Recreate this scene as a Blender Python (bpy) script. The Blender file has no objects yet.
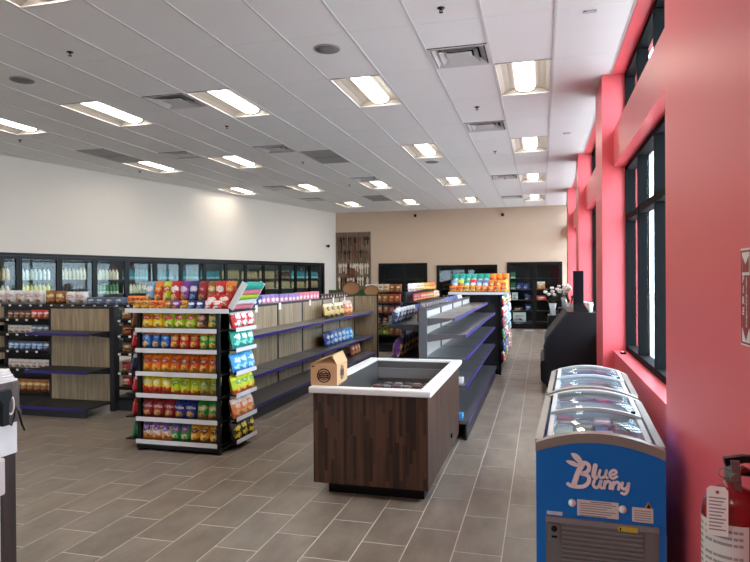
import bpy, math, random
from mathutils import Matrix, Vector
random.seed(7)
sc = bpy.context.scene
col = sc.collection
R = math.radians

# ------------------------------------------------------------------ camera
CAM_H = 1.70
F_PX, YAW, PITCH, ROLL = 623.86, -0.260576, -0.005169, -0.006781
def cam_axes():
    f = Vector((math.sin(YAW)*math.cos(PITCH), math.cos(YAW)*math.cos(PITCH), math.sin(PITCH)))
    r = Vector((math.cos(YAW), -math.sin(YAW), 0)); u = r.cross(f)
    return r*math.cos(ROLL)+u*math.sin(ROLL), -r*math.sin(ROLL)+u*math.cos(ROLL), f
cam_r, cam_u, cam_f = cam_axes()
cd = bpy.data.cameras.new('camera'); cam = bpy.data.objects.new('camera', cd); col.objects.link(cam)
cd.sensor_width = 36; cd.lens = F_PX/750*36; cd.clip_start = .05; cd.clip_end = 300
cam.matrix_world = Matrix(((cam_r.x, cam_u.x, -cam_f.x, 0), (cam_r.y, cam_u.y, -cam_f.y, 0), (cam_r.z, cam_u.z, -cam_f.z, CAM_H), (0, 0, 0, 1)))
sc.camera = cam

# ------------------------------------------------------------------ sky, exposure
SKY, LAMP, EXPO = 13.0, 17.0, 0.0
w = bpy.data.worlds.new('sky'); sc.world = w; w.use_nodes = True
bg = w.node_tree.nodes['Background']; bg.inputs[0].default_value = (.75, .87, 1.0, 1); bg.inputs[1].default_value = SKY
sc.view_settings.view_transform = 'Standard'; sc.view_settings.look = 'None'
sc.view_settings.gamma = 1; sc.view_settings.use_curve_mapping = False
sc.view_settings.exposure = EXPO

# ------------------------------------------------------------------ materials
def lin(c):
    return tuple(((v/255)/12.92 if v/255 <= .04045 else ((v/255+.055)/1.055)**2.4) for v in c)+(1.0,)
MATS = {}
def new_mat(name):
    m = bpy.data.materials.new(name); m.use_nodes = True
    nt = m.node_tree; return m, nt, nt.nodes['Principled BSDF']
def M(name, c, rough=.5, metal=0, var=.06, scale=6, emit=0, ec=None, coat=0, bump=0, spec=None):
    """plain surface with a little procedural mottling"""
    if name in MATS: return MATS[name]
    m, nt, b = new_mat(name)
    n = nt.nodes.new('ShaderNodeTexNoise'); n.inputs['Scale'].default_value = scale; n.inputs['Detail'].default_value = 3
    tc = nt.nodes.new('ShaderNodeTexCoord'); nt.links.new(tc.outputs['Object'], n.inputs['Vector'])
    rp = nt.nodes.new('ShaderNodeValToRGB'); L = lin(c)
    rp.color_ramp.elements[0].color = tuple(v*(1-var) for v in L[:3])+(1,)
    rp.color_ramp.elements[1].color = tuple(min(1, v*(1+var)) for v in L[:3])+(1,)
    nt.links.new(n.outputs['Fac'], rp.inputs[0]); nt.links.new(rp.outputs[0], b.inputs['Base Color'])
    b.inputs['Roughness'].default_value = rough; b.inputs['Metallic'].default_value = metal
    b.inputs['Specular IOR Level'].default_value = spec if spec is not None else (.22 if max(c) < 70 else .5)
    if coat: b.inputs['Coat Weight'].default_value = coat
    if bump:
        bp = nt.nodes.new('ShaderNodeBump'); bp.inputs['Strength'].default_value = bump
        n2 = nt.nodes.new('ShaderNodeTexNoise'); n2.inputs['Scale'].default_value = scale*12
        nt.links.new(tc.outputs['Object'], n2.inputs['Vector'])
        nt.links.new(n2.outputs['Fac'], bp.inputs['Height']); nt.links.new(bp.outputs[0], b.inputs['Normal'])
    if emit:
        b.inputs['Emission Color'].default_value = lin(ec or c); b.inputs['Emission Strength'].default_value = emit
    MATS[name] = m; return m
def wood(name, c1, c2, stave=0, rough=.45, streak=22):
    """vertical grain; stave>0 gives narrow vertical staves of that width"""
    if name in MATS: return MATS[name]
    m, nt, b = new_mat(name); N = nt.nodes; K = nt.links
    tc = N.new('ShaderNodeTexCoord'); mp = N.new('ShaderNodeMapping'); K.new(tc.outputs['Object'], mp.inputs[0])
    mp.inputs['Scale'].default_value = (streak, streak, 1.3)
    n = N.new('ShaderNodeTexNoise'); n.inputs['Scale'].default_value = 1.5; n.inputs['Detail'].default_value = 5; K.new(mp.outputs[0], n.inputs['Vector'])
    rp = N.new('ShaderNodeValToRGB'); rp.color_ramp.elements[0].color = lin(c1); rp.color_ramp.elements[1].color = lin(c2)
    rp.color_ramp.elements[0].position = .32; rp.color_ramp.elements[1].position = .68
    fac = n.outputs['Fac']
    if stave:
        sp = N.new('ShaderNodeSeparateXYZ'); K.new(tc.outputs['Object'], sp.inputs[0])
        ad = N.new('ShaderNodeMath'); ad.operation = 'ADD'; K.new(sp.outputs[0], ad.inputs[0]); K.new(sp.outputs[1], ad.inputs[1])
        dv = N.new('ShaderNodeMath'); dv.operation = 'DIVIDE'; K.new(ad.outputs[0], dv.inputs[0]); dv.inputs[1].default_value = stave
        fl = N.new('ShaderNodeMath'); fl.operation = 'FLOOR'; K.new(dv.outputs[0], fl.inputs[0])
        wn0 = N.new('ShaderNodeTexWhiteNoise'); wn0.noise_dimensions = '1D'; K.new(fl.outputs[0], wn0.inputs['W'])
        zz = N.new('ShaderNodeMath'); zz.operation = 'MULTIPLY_ADD'; K.new(sp.outputs[2], zz.inputs[0]); zz.inputs[1].default_value = 3.0; K.new(wn0.outputs['Value'], zz.inputs[2])
        zf = N.new('ShaderNodeMath'); zf.operation = 'FLOOR'; K.new(zz.outputs[0], zf.inputs[0])
        cb = N.new('ShaderNodeCombineXYZ'); K.new(fl.outputs[0], cb.inputs[0]); K.new(zf.outputs[0], cb.inputs[1])
        wn = N.new('ShaderNodeTexWhiteNoise'); wn.noise_dimensions = '2D'; K.new(cb.outputs[0], wn.inputs['Vector'])
        mx = N.new('ShaderNodeMath'); mx.operation = 'MULTIPLY_ADD'; K.new(wn.outputs['Value'], mx.inputs[0]); mx.inputs[1].default_value = .5
        m2 = N.new('ShaderNodeMath'); m2.operation = 'MULTIPLY'; K.new(n.outputs['Fac'], m2.inputs[0]); m2.inputs[1].default_value = .5
        K.new(m2.outputs[0], mx.inputs[2]); fac = mx.outputs[0]
    K.new(fac, rp.inputs[0]); K.new(rp.outputs[0], b.inputs['Base Color']); b.inputs['Roughness'].default_value = rough
    MATS[name] = m; return m
def glass(name, tint=(.9, .95, .95), refl=.09, rough=.02):
    if name in MATS: return MATS[name]
    m, nt, b = new_mat(name); N = nt.nodes; K = nt.links; N.remove(b)
    t = N.new('ShaderNodeBsdfTransparent'); t.inputs[0].default_value = tint+(1,)
    g = N.new('ShaderNodeBsdfGlossy'); g.inputs['Roughness'].default_value = rough
    ge = N.new('ShaderNodeNewGeometry'); dt = N.new('ShaderNodeVectorMath'); dt.operation = 'DOT_PRODUCT'; K.new(ge.outputs['Incoming'], dt.inputs[0]); K.new(ge.outputs['Normal'], dt.inputs[1])
    ab = N.new('ShaderNodeMath'); ab.operation = 'ABSOLUTE'; K.new(dt.outputs['Value'], ab.inputs[0])
    om = N.new('ShaderNodeMath'); om.operation = 'SUBTRACT'; om.inputs[0].default_value = 1; om.use_clamp = True; K.new(ab.outputs[0], om.inputs[1])
    pw = N.new('ShaderNodeMath'); pw.operation = 'POWER'; pw.inputs[1].default_value = 5; K.new(om.outputs[0], pw.inputs[0])
    ml = N.new('ShaderNodeMath'); ml.operation = 'MULTIPLY_ADD'; ml.inputs[1].default_value = .9*(1-refl); ml.inputs[2].default_value = refl*.5; ml.use_clamp = True; K.new(pw.outputs[0], ml.inputs[0])
    mx = N.new('ShaderNodeMixShader'); K.new(ml.outputs[0], mx.inputs[0]); K.new(t.outputs[0], mx.inputs[1]); K.new(g.outputs[0], mx.inputs[2])
    K.new(mx.outputs[0], N['Material Output'].inputs[0]); MATS[name] = m; return m
def pack(name, base, top=None, bot=None, blob=None, blob2=None, rough=.38, t0=.74, b0=.24):
    """printed packaging: bottom band, base, top band, a logo oval and a picture oval (flat print)"""
    if name in MATS: return MATS[name]
    m, nt, b = new_mat(name); N = nt.nodes; K = nt.links
    tc = N.new('ShaderNodeTexCoord'); sp = N.new('ShaderNodeSeparateXYZ'); K.new(tc.outputs['Generated'], sp.inputs[0])
    nz = N.new('ShaderNodeTexNoise'); nz.inputs['Scale'].default_value = 5; K.new(tc.outputs['Generated'], nz.inputs['Vector'])
    zz = N.new('ShaderNodeMath'); zz.operation = 'MULTIPLY_ADD'; K.new(nz.outputs['Fac'], zz.inputs[0]); zz.inputs[1].default_value = .16; K.new(sp.outputs[2], zz.inputs[2])
    z2 = N.new('ShaderNodeMath'); z2.operation = 'SUBTRACT'; K.new(zz.outputs[0], z2.inputs[0]); z2.inputs[1].default_value = .08
    rp = N.new('ShaderNodeValToRGB'); rp.color_ramp.interpolation = 'CONSTANT'; e = rp.color_ramp.elements
    e[0].position = 0; e[0].color = lin(bot or base); e[1].position = b0; e[1].color = lin(base)
    k = e.new(t0); k.color = lin(top or base)
    K.new(z2.outputs[0], rp.inputs[0]); out = rp.outputs[0]
    n3 = N.new('ShaderNodeTexNoise'); n3.inputs['Scale'].default_value = 7; n3.inputs['Detail'].default_value = 2
    oi = N.new('ShaderNodeObjectInfo'); vo = N.new('ShaderNodeVectorMath'); vo.operation = 'ADD'; K.new(tc.outputs['Generated'], vo.inputs[0]); K.new(oi.outputs['Random'], vo.inputs[1]); K.new(vo.outputs[0], n3.inputs['Vector'])
    sv = N.new('ShaderNodeVectorMath'); sv.operation = 'MULTIPLY_ADD'; K.new(n3.outputs['Color'], sv.inputs[0]); sv.inputs[1].default_value = (.34, .34, .34); sv.inputs[2].default_value = (-.17, -.17, -.17)
    av = N.new('ShaderNodeVectorMath'); av.operation = 'ADD'; K.new(tc.outputs['Generated'], av.inputs[0]); K.new(sv.outputs[0], av.inputs[1])
    sp2_ = N.new('ShaderNodeSeparateXYZ'); K.new(av.outputs[0], sp2_.inputs[0])
    bn = N.new('ShaderNodeTexNoise'); bn.inputs['Scale'].default_value = 4.5; bn.inputs['Detail'].default_value = 3; K.new(vo.outputs[0], bn.inputs['Vector'])
    bu = N.new('ShaderNodeBump'); bu.inputs['Strength'].default_value = .55; bu.inputs['Distance'].default_value = .03; K.new(bn.outputs['Fac'], bu.inputs['Height']); K.new(bu.outputs[0], b.inputs['Normal'])
    def oval(out, c, cx, cz, rx, rz):
        sp = sp2_
        a = N.new('ShaderNodeMath'); a.operation = 'MULTIPLY_ADD'; K.new(sp.outputs[0], a.inputs[0]); a.inputs[1].default_value = 1/rx; a.inputs[2].default_value = -cx/rx
        d = N.new('ShaderNodeMath'); d.operation = 'MULTIPLY_ADD'; K.new(sp.outputs[2], d.inputs[0]); d.inputs[1].default_value = 1/rz; d.inputs[2].default_value = -cz/rz
        cb = N.new('ShaderNodeCombineXYZ'); K.new(a.outputs[0], cb.inputs[0]); K.new(d.outputs[0], cb.inputs[1])
        ln = N.new('ShaderNodeVectorMath'); ln.operation = 'LENGTH'; K.new(cb.outputs[0], ln.inputs[0])
        lt = N.new('ShaderNodeMath'); lt.operation = 'LESS_THAN'; K.new(ln.outputs['Value'], lt.inputs[0]); lt.inputs[1].default_value = 1
        mx = N.new('ShaderNodeMix'); mx.data_type = 'RGBA'; K.new(lt.outputs[0], mx.inputs['Factor']); K.new(out, mx.inputs[6]); mx.inputs[7].default_value = lin(c)
        return mx.outputs[2]
    if blob: out = oval(out, blob, .5, .62, .34, .13)
    if blob2: out = oval(out, blob2, .42, .27, .30, .13); out = oval(out, tuple(int(v*.62) for v in blob2), .6, .22, .16, .08)
    if blob: out = oval(out, tuple(min(255, int(v*.35+150)) for v in blob), .5, .62, .20, .045)
    K.new(out, b.inputs['Base Color']); b.inputs['Roughness'].default_value = rough
    MATS[name] = m; return m

m_ceil = M('ceiling_board', (224, 221, 219), .9, var=.02, scale=3, bump=.05)
m_grid = M('ceiling_grid_white', (200, 198, 196), .5)
m_wall = M('wall_cream_paint', (216, 206, 194), .8, var=.015, scale=1.5)
m_wallb = M('wall_beige_paint', (192, 168, 146), .8, var=.02, scale=1.5)
m_pink = M('wall_coral_paint', (225, 95, 101), .42, var=.03, scale=1.2)
m_alu = M('window_dark_aluminium', (17, 20, 21), .7, 0, spec=.06)
m_black = M('black_metal', (13, 13, 14), .42)
m_blackp = M('black_plastic', (16, 16, 18), .5)
m_char = M('charcoal_steel', (48, 48, 51), .45, .1)
m_grey = M('grey_steel_shelf', (128, 127, 128), .42, .25)
m_lgrey = M('pale_grey_steel', (132, 132, 134), .4, .2)
m_blue = M('blue_price_rail', (44, 38, 118), .35)
m_white = M('white_gloss', (236, 236, 234), .3)
m_paper = M('white_paper', (238, 236, 232), .8)
m_strip = M('white_price_strip', (220, 220, 224), .35)
m_steel = M('brushed_steel', (122, 120, 118), .3, .7, var=.1, scale=14)
m_gondw = wood('greige_wood_panel', (134, 115, 90), (182, 161, 130))
m_dwood = wood('dark_walnut_staves', (42, 27, 20), (88, 60, 45), stave=.026, rough=.4)
m_bwood = wood('brown_counter_wood', (62, 44, 38), (96, 74, 64))
m_led = M('cool_white_led', (240, 250, 255), .5, emit=22.0)
m_glass = glass('door_glass', (.86, .92, .92), .035)
m_wglass = glass('window_glass', (.93, .96, .97), .05)
m_lidglass = glass('freezer_lid_glass', (.88, .94, .97), .3)

# ------------------------------------------------------------------ mesh helpers
class MB:
    def __init__(s): s.v = []; s.f = []; s.m = []; s.sm = []
    def add(s, vs, fs, mi=0, smooth=False):
        o = len(s.v); s.v += [tuple(p) for p in vs]
        for f in fs: s.f.append(tuple(o+i for i in f)); s.m.append(mi); s.sm.append(smooth)
        return s
    def box(s, x0, x1, y0, y1, z0, z1, mi=0):
        vs = [(x, y, z) for z in (z0, z1) for y in (y0, y1) for x in (x0, x1)]
        return s.add(vs, [(0, 2, 3, 1), (4, 5, 7, 6), (0, 1, 5, 4), (2, 6, 7, 3), (0, 4, 6, 2), (1, 3, 7, 5)], mi)
    def bbox(s, x0, x1, y0, y1, z0, z1, b=.005, mi=0):
        """box with chamfered vertical and top edges"""
        b = min(b, (x1-x0)*.45, (y1-y0)*.45, (z1-z0)*.45)
        def ring(d, z): return [(x0+b+d*0-0, y0+d, z), (x1-b, y0+d, z), (x1-d, y0+b, z), (x1-d, y1-b, z), (x1-b, y1-d, z), (x0+b, y1-d, z), (x0+d, y1-b, z), (x0+d, y0+b, z)]
        rs = [ring(b*.5, z0), ring(0, z0+b), ring(0, z1-b), ring(b*.5, z1)]
        vs = sum(rs, []); fs = []
        for k in range(3):
            for i in range(8): j = (i+1) % 8; fs.append((k*8+i, k*8+j, k*8+8+j, k*8+8+i))
        fs.append(tuple(range(7, -1, -1))); fs.append(tuple(range(24, 32)))
        return s.add(vs, fs, mi)
    def prism(s, pts, axis, a, b, mi=0, smooth=False):
        """polygon pts (2D) extruded along axis from a to b; plane order: x->(y,z) y->(x,z) z->(x,y)"""
        def P(p, t): return (t, p[0], p[1]) if axis == 'x' else (p[0], t, p[1]) if axis == 'y' else (p[0], p[1], t)
        n = len(pts); vs = [P(p, a) for p in pts]+[P(p, b) for p in pts]
        fs = [tuple(range(n-1, -1, -1)), tuple(range(n, 2*n))]
        s.add(vs, fs, mi)
        o = len(s.v)-2*n
        for i in range(n):
            j = (i+1) % n; s.f.append((o+i, o+j, o+n+j, o+n+i)); s.m.append(mi); s.sm.append(smooth)
        return s
    def lathe(s, prof, seg=12, c=(0, 0, 0), mi=0, smooth=True, cap=True):
        vs = []; n = len(prof)
        for (r, z) in prof:
            for k in range(seg):
                a = 2*math.pi*k/seg; vs.append((c[0]+r*math.cos(a), c[1]+r*math.sin(a), c[2]+z))
        fs = [(i*seg+k, i*seg+(k+1) % seg, (i+1)*seg+(k+1) % seg, (i+1)*seg+k) for i in range(n-1) for k in range(seg)]
        s.add(vs, fs, mi, smooth)
        if cap:
            o = len(s.v)-n*seg
            s.f += [tuple(o+k for k in range(seg-1, -1, -1)), tuple(o+(n-1)*seg+k for k in range(seg))]; s.m += [mi, mi]; s.sm += [False, False]
        return s
    def tube(s, pts, r, seg=8, mi=0):
        pts = [Vector(p) for p in pts]; vs = []; n = len(pts)
        for i, p in enumerate(pts):
            d = (pts[min(i+1, n-1)]-pts[max(i-1, 0)]).normalized()
            a = d.cross(Vector((0, 0, 1)))
            if a.length < .05: a = d.cross(Vector((1, 0, 0)))
            a.normalize(); b = d.cross(a)
            for k in range(seg):
                t = 2*math.pi*k/seg; vs.append(p+a*(r*math.cos(t))+b*(r*math.sin(t)))
        fs = [(i*seg+k, i*seg+(k+1) % seg, (i+1)*seg+(k+1) % seg, (i+1)*seg+k) for i in range(n-1) for k in range(seg)]
        fs += [tuple(range(seg-1, -1, -1)), tuple((n-1)*seg+k for k in range(seg))]
        return s.add(vs, fs, mi, True)
    def ribbon(s, pts, hw, y, d=.002, mi=0):
        """flat stroke in the XZ plane facing -Y with round ends"""
        n = len(pts); P = [Vector(p) for p in pts]; Lf = []; Rt = []
        for i in range(n):
            t = (P[min(i+1, n-1)]-P[max(i-1, 0)]); t.normalize(); q = Vector((-t.y, t.x)); h = hw[i] if isinstance(hw, (list, tuple)) else hw
            Lf.append(P[i]+q*h); Rt.append(P[i]-q*h)
        for i in range(n-1):
            quad = [Lf[i], Lf[i+1], Rt[i+1], Rt[i]]
            s.prism([(q.x, q.y) for q in quad], 'y', y-d, y, mi)
        for i in (0, n-1):
            h = hw[i] if isinstance(hw, (list, tuple)) else hw
            s.prism([(P[i].x+h*math.cos(a*math.pi/6), P[i].y+h*math.sin(a*math.pi/6)) for a in range(12)], 'y', y-d, y, mi)
        return s
    def mesh(s, name, mats):
        me = bpy.data.meshes.new(name); me.from_pydata(s.v, [], s.f)
        for m in (mats if isinstance(mats, (list, tuple)) else [mats]): me.materials.append(m)
        me.polygons.foreach_set('material_index', s.m); me.polygons.foreach_set('use_smooth', s.sm)
        me.validate(); me.update(); return me
    def build(s, name, mats, parent=None, loc=None, rz=0, label=None):
        return obj(name, s.mesh(name, mats), parent, loc, rz, label)
def obj(name, me, parent=None, loc=None, rz=0, label=None, mat=None):
    o = bpy.data.objects.new(name, me); col.objects.link(o)
    if parent: o.parent = parent
    if loc: o.location = loc
    if rz: o.rotation_euler.z = rz
    if label: o['label'] = label
    if mat: o.material_slots[0].link = 'OBJECT'; o.material_slots[0].material = mat
    return o
def tag(o, label, cat, group=None):
    o['label'] = label; o['category'] = cat
    if group: o['group'] = group
    return o
def thing(name, label, cat, loc=(0, 0, 0), rz=0, group=None):
    o = bpy.data.objects.new(name, None); col.objects.link(o); o.empty_display_size = .1
    o.location = loc; o.rotation_euler.z = rz
    return tag(o, label, cat, group)
def struct(o): o['kind'] = 'structure'; return o
def tmat(loc, rz):
    return Matrix.Translation(Vector(loc)) @ Matrix.Rotation(rz, 4, 'Z')

# ------------------------------------------------------------------ room
CEIL = 3.938; T = .6096; GX, GY = -.4813, 5.4514
YB, YF = 20.5, -4.0                      # back wall, front wall
LA = Vector((-9.3, 9.0)); LD = Vector((2.34, 11.0)).normalized(); LN = Vector((LD.y, -LD.x))   # left wall line, its inward normal
def lwx(y): return LA.x+(y-LA.y)*LD.x/LD.y
def lw(t, d=0): p = LA+LD*t+LN*d; return p
LROT = math.atan2(LD.y, LD.x)

# floor: slab plus single tiles
floor = struct(MB().prism([(lwx(YF)-.3, YF-.2), (1.1, YF-.2), (1.1, YB+1.2), (lwx(YB)-.3, YB+1.2), (lwx(14)-1.3, 14)], 'z', -.12, -.0015).build('floor', M('grout_grey', (214, 208, 198), .9)))
def tile_mat():
    m, nt, b = new_mat('grey_stone_floor_tile'); N = nt.nodes; K = nt.links
    ge = N.new('ShaderNodeNewGeometry'); tc = N.new('ShaderNodeTexCoord'); oi = N.new('ShaderNodeObjectInfo')
    vm = N.new('ShaderNodeVectorMath'); vm.operation = 'ADD'; K.new(ge.outputs['Position'], vm.inputs[0])
    ml = N.new('ShaderNodeMath'); ml.operation = 'MULTIPLY'; ml.inputs[1].default_value = 40; K.new(oi.outputs['Random'], ml.inputs[0]); K.new(ml.outputs[0], vm.inputs[1])
    mp = N.new('ShaderNodeMapping'); mp.inputs['Scale'].default_value = (5, 2.2, 1); K.new(vm.outputs[0], mp.inputs[0])
    n = N.new('ShaderNodeTexNoise'); n.inputs['Scale'].default_value = 1.0; n.inputs['Detail'].default_value = 6; n.inputs['Roughness'].default_value = .62; K.new(mp.outputs[0], n.inputs['Vector'])
    a = N.new('ShaderNodeMath'); a.operation = 'MULTIPLY_ADD'; a.inputs[1].default_value = .28; K.new(ge.outputs['Random Per Island'], a.inputs[0]); K.new(n.outputs['Fac'], a.inputs[2])
    rp = N.new('ShaderNodeValToRGB'); e = rp.color_ramp.elements; e[0].position = .38; e[1].position = .92; e[0].color = lin((106, 95, 84)); e[1].color = lin((154, 141, 126))
    K.new(a.outputs[0], rp.inputs[0]); K.new(rp.outputs[0], b.inputs['Base Color'])
    b.inputs['Roughness'].default_value = .34
    bp = N.new('ShaderNodeBump'); bp.inputs['Strength'].default_value = .06; K.new(n.outputs['Fac'], bp.inputs['Height']); K.new(bp.outputs[0], b.inputs['Normal'])
    return m
m_tile = tile_mat()
TW, TL, TX, G2 = .2955, .605, -.832, .0034
def proj(p):
    d = Vector(p)-Vector((0, 0, CAM_H)); z = d.dot(cam_f)
    if z < .3: return None
    return 375+F_PX*d.dot(cam_r)/z, 281-F_PX*d.dot(cam_u)/z, z
tile_me = MB().box(-TW/2+G2, TW/2-G2, -TL/2+.0050, TL/2-.0050, -.0015, 0).mesh('floor_tile', m_tile)
near, far = [], []
for i in range(-42, 7):
    x = TX+TW*(i+.5); off = .532 if i % 2 == 0 else .225
    for j in range(-8, 36):
        y = off+TL*(j+.5)
        if y > YB-.3 or y < YF+.3 or x < lwx(y)+.2 or x > .62: continue
        q = proj((x, y, 0)); vis = q and -40 < q[0] < 790 and 280 < q[1] < 640
        hid = (-9 < x < -4.4 and y > 7.0) or (-4.1 < x < -3.3 and y > 5.6) or (-1.7 < x < -.9 and 4.9 < y < 11) or (x > 0 and 3.3 < y < 6) or (-3 < x < -1.75 and y > 8)
        (near if vis and not hid else far).append((x, y, q[2] if q else 99))
near.sort(key=lambda a: a[2]); far += near[300:]; near = near[:300]
for (x, y, z) in near: obj('floor_tile', tile_me, floor, (x, y, 0))
mb = MB()
for (x, y, z) in far: mb.box(x-TW/2+G2, x+TW/2-G2, y-TL/2+.005, y+TL/2-.005, -.0015, 0)
mb.build('floor_tile_field', m_tile, floor)['kind'] = 'stuff'
floor['label'] = 'grey stone-look rectangular tile floor'

# ceiling
lights, vents, rets = {}, {}, {}
for c in (0, -3, -6, -9, -12):
    for k in (-5, -2, 1, 4, 7, 10): lights[(c, k)] = 1  # row behind the camera is unseen, added to light the near area
for c in (-15, -18): lights[(c, -2)] = lights[(c, -5)] = 1
for key in ((-6, 4), (-12, 10)): lights.pop(key)
for c, r in ((-1, 1), (-1, 6), (-1, 14), (-1, 20), (-7, 2), (-7, 7), (-6, 13), (-10, 7), (-10, 14), (-10, 18)): vents[(c, r)] = 1
for key in ((-6, 4), (-12, 3), (-7, 9)): rets[key] = 1
ceiling = struct(MB().prism([(lwx(YF)-.3, YF-.2), (1.1, YF-.2), (1.1, YB+.1), (lwx(YB)-.3, YB+.1)], 'z', CEIL+.16, CEIL+.3).build('ceiling', m_ceil))
ceiling['label'] = 'white suspended ceiling of square-edged boards in a metal grid'
CXR = .765
def clip(poly):
    """keep the part right of the left wall"""
    out = []
    def d(p): return (Vector(p)-LA).dot(LN)+.02
    for i in range(len(poly)):
        a, b = poly[i], poly[(i+1) % len(poly)]; da, db = d(a), d(b)
        if da >= 0: out.append(a)
        if (da >= 0) != (db >= 0): t = da/(da-db); out.append((a[0]+(b[0]-a[0])*t, a[1]+(b[1]-a[1])*t))
    return out
gap = .011
full_tile = MB().box(gap, T-gap, .004, 2*T-.004, 0, .015).mesh('ceiling_tile', m_ceil)
half_tile = MB().box(gap, T-gap, .004, T-.004, 0, .015).mesh('ceiling_tile', m_ceil)
KMIN = -3
for c in range(-18, 2):
    for k in range(KMIN, 13):
        if (c, k) in lights or (c, k) in rets: continue
        x0, y0 = GX+c*T, GY+2*k*T; x1 = x0+T if c < 1 else CXR; y1 = min(y0+2*T, YB)
        cell = [(x0+gap, y0+.004), (x1-gap, y0+.004), (x1-gap, y1-.004), (x0+gap, y1-.004)]
        cl = clip(cell)
        if len(cl) < 3: continue
        hv = [r for r in (2*k, 2*k+1) if (c, r) in vents]
        if hv:
            r = 2*k+1 if hv[0] == 2*k else 2*k
            obj('ceiling_tile', half_tile, ceiling, (x0, GY+r*T, CEIL+.002)); continue
        if cl == cell and c < 1 and y1 == y0+2*T: obj('ceiling_tile', full_tile, ceiling, (x0, y0, CEIL+.002))
        else: MB().prism(cl, 'z', CEIL+.002, CEIL+.017).build('ceiling_tile', m_ceil, ceiling)
ybk = GY+2*KMIN*T
bk = MB()                                # ceiling behind the camera, cut round its lamps
for c in range(-22, 2):
    x0 = GX+c*T; x1 = x0+T if c < 1 else CXR
    segs = [(YF, ybk)]
    if (c, -5) in lights: segs = [(YF, GY-10*T), (GY-8*T, ybk)]
    for a, b in segs:
        cl = clip([(x0, a), (x1, a), (x1, b), (x0, b)])
        if len(cl) > 2: bk.prism(cl, 'z', CEIL+.002, CEIL+.017)
bk.build('ceiling_field', m_ceil, ceiling)
for c in range(-18, 2):
    x = GX+c*T; ye = YB; ys = ybk
    if x < lwx(ybk): ys = ybk+99
    # where the wall crosses the runner
    yx = LA.y+(x-LA.x)*LD.y/LD.x
    ye = min(ye, yx)
    if ye-ys < .3: continue
    MB().box(x-.012, x+.012, ys, ye, CEIL-.004, CEIL+.004).box(x-.003, x+.003, ys, ye, CEIL+.004, CEIL+.03).build('grid_runner', m_grid, ceiling)
for k in range(KMIN, 13):
    y = GY+2*k*T
    if y < YB: MB().box(lwx(y), CXR, y-.006, y+.006, CEIL+.0035, CEIL+.010).build('grid_cross_tee', m_ceil, ceiling)
MB().box(CXR-.02, CXR, ybk, YB, CEIL-.004, CEIL+.004).build('wall_angle', m_grid, ceiling)

# left wall with the cooler opening
TC0, TC1, CZ0, CZ1 = -1.30, 10.90, .10, 2.15
tmin = (YF-LA.y)/LD.y-.3; tmax = (YB-LA.y)/LD.y
def lbox(mb, t0, t1, d0, d1, z0, z1, mi=0):      # box in the wall's own axes: t along, d into the room
    return mb.box(t0, t1, -d1, -d0, z0, z1, mi)
wl = MB(); lbox(wl, tmin, TC0, -.15, 0, 0, CEIL+.2); lbox(wl, TC1, tmax, -.15, 0, 0, CEIL+.2); lbox(wl, TC0, TC1, -.15, 0, CZ1, CEIL+.2); lbox(wl, TC0, TC1, -.15, 0, 0, CZ0)
wall_left = struct(wl.build('wall_left', m_wall, None, (LA.x, LA.y, 0), LROT))
# back wall with three openings
BK = [(-5.29, -3.70, 2.155), (-3.31, -1.41, 2.07), (-1.03, .60, 2.14)]
wb = MB(); xs = lwx(YB)-.1
for (a, b, zt) in BK:
    wb.box(xs, a, YB, YB+.15, 0, CEIL+.2); wb.box(a, b, YB, YB+.15, zt, CEIL+.2); wb.box(a, b, YB, YB+.15, 0, .10); xs = b
wb.box(xs, 1.1, YB, YB+.15, 0, CEIL+.2)
wall_back = struct(wb.build('wall_back', m_wallb))
# right wall: near stretch, piers, spandrels, sills
PX, SX, GLX, OX = .66, .78, .90, 1.06
PIERS = [(7.37, 8.20), (11.95, 12.75), (16.52, 17.32)]
BAYS = [(3.72, 7.37), (8.20, 11.95), (12.75, 16.52), (17.32, 20.5)]
wall_right = struct(MB().box(PX, OX, YF, 3.72, 0, CEIL+.2).build('wall_right', m_pink))
wall_right['label'] = 'coral pink painted wall with window bays'
for (a, b) in PIERS: MB().box(PX, OX, a, b, 0, CEIL+.2).build('pier', m_pink, wall_right)
for (a, b) in BAYS:
    MB().box(SX, OX, a, b, 2.91, 3.31).build('spandrel', m_pink, wall_right)
    MB().box(SX, OX, a, b, 0, .85).build('apron', m_pink, wall_right)
    MB().box(SX-.012, OX, a, b, .85, .878).build('sill', m_pink, wall_right)
    MB().box(CXR, OX, a, b, CEIL-.01, CEIL+.2).build('window_head', m_pink, wall_right)
# windows
def window(n, a, b, z0, z1, transom=None):
    W = struct(MB().box(GLX, GLX+.10, a, a+.05, z0, z1).box(GLX, GLX+.10, b-.05, b, z0, z1).box(GLX, GLX+.10, a+.05, b-.05, z0, z0+.06).box(GLX, GLX+.10, a+.05, b-.05, z1-.05, z1).build('window_%d' % n, m_alu))
    pit = (b-a)/4
    for k in range(1, 4): MB().box(GLX, GLX+.10, a+k*pit-.028, a+k*pit+.028, z0+.06, z1-.05).build('mullion', m_alu, W)
    if transom: MB().box(GLX+.005, GLX+.095, a+.05, b-.05, transom-.035, transom+.035).build('transom', m_alu, W)
    rows = [(z0+.06, transom-.035), (transom+.035, z1-.05)] if transom else [(z0+.06, z1-.05)]
    for k in range(4):
        for (p, q) in rows: MB().box(GLX+.078, GLX+.086, a+k*pit+.03, a+(k+1)*pit-.03, p, q).build('pane', m_wglass, W)
for i, (a, b) in enumerate(BAYS):
    window(2*i+1, a, b, .878, 2.91, 2.34); window(2*i+2, a, b, 3.31, CEIL-.01)
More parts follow.
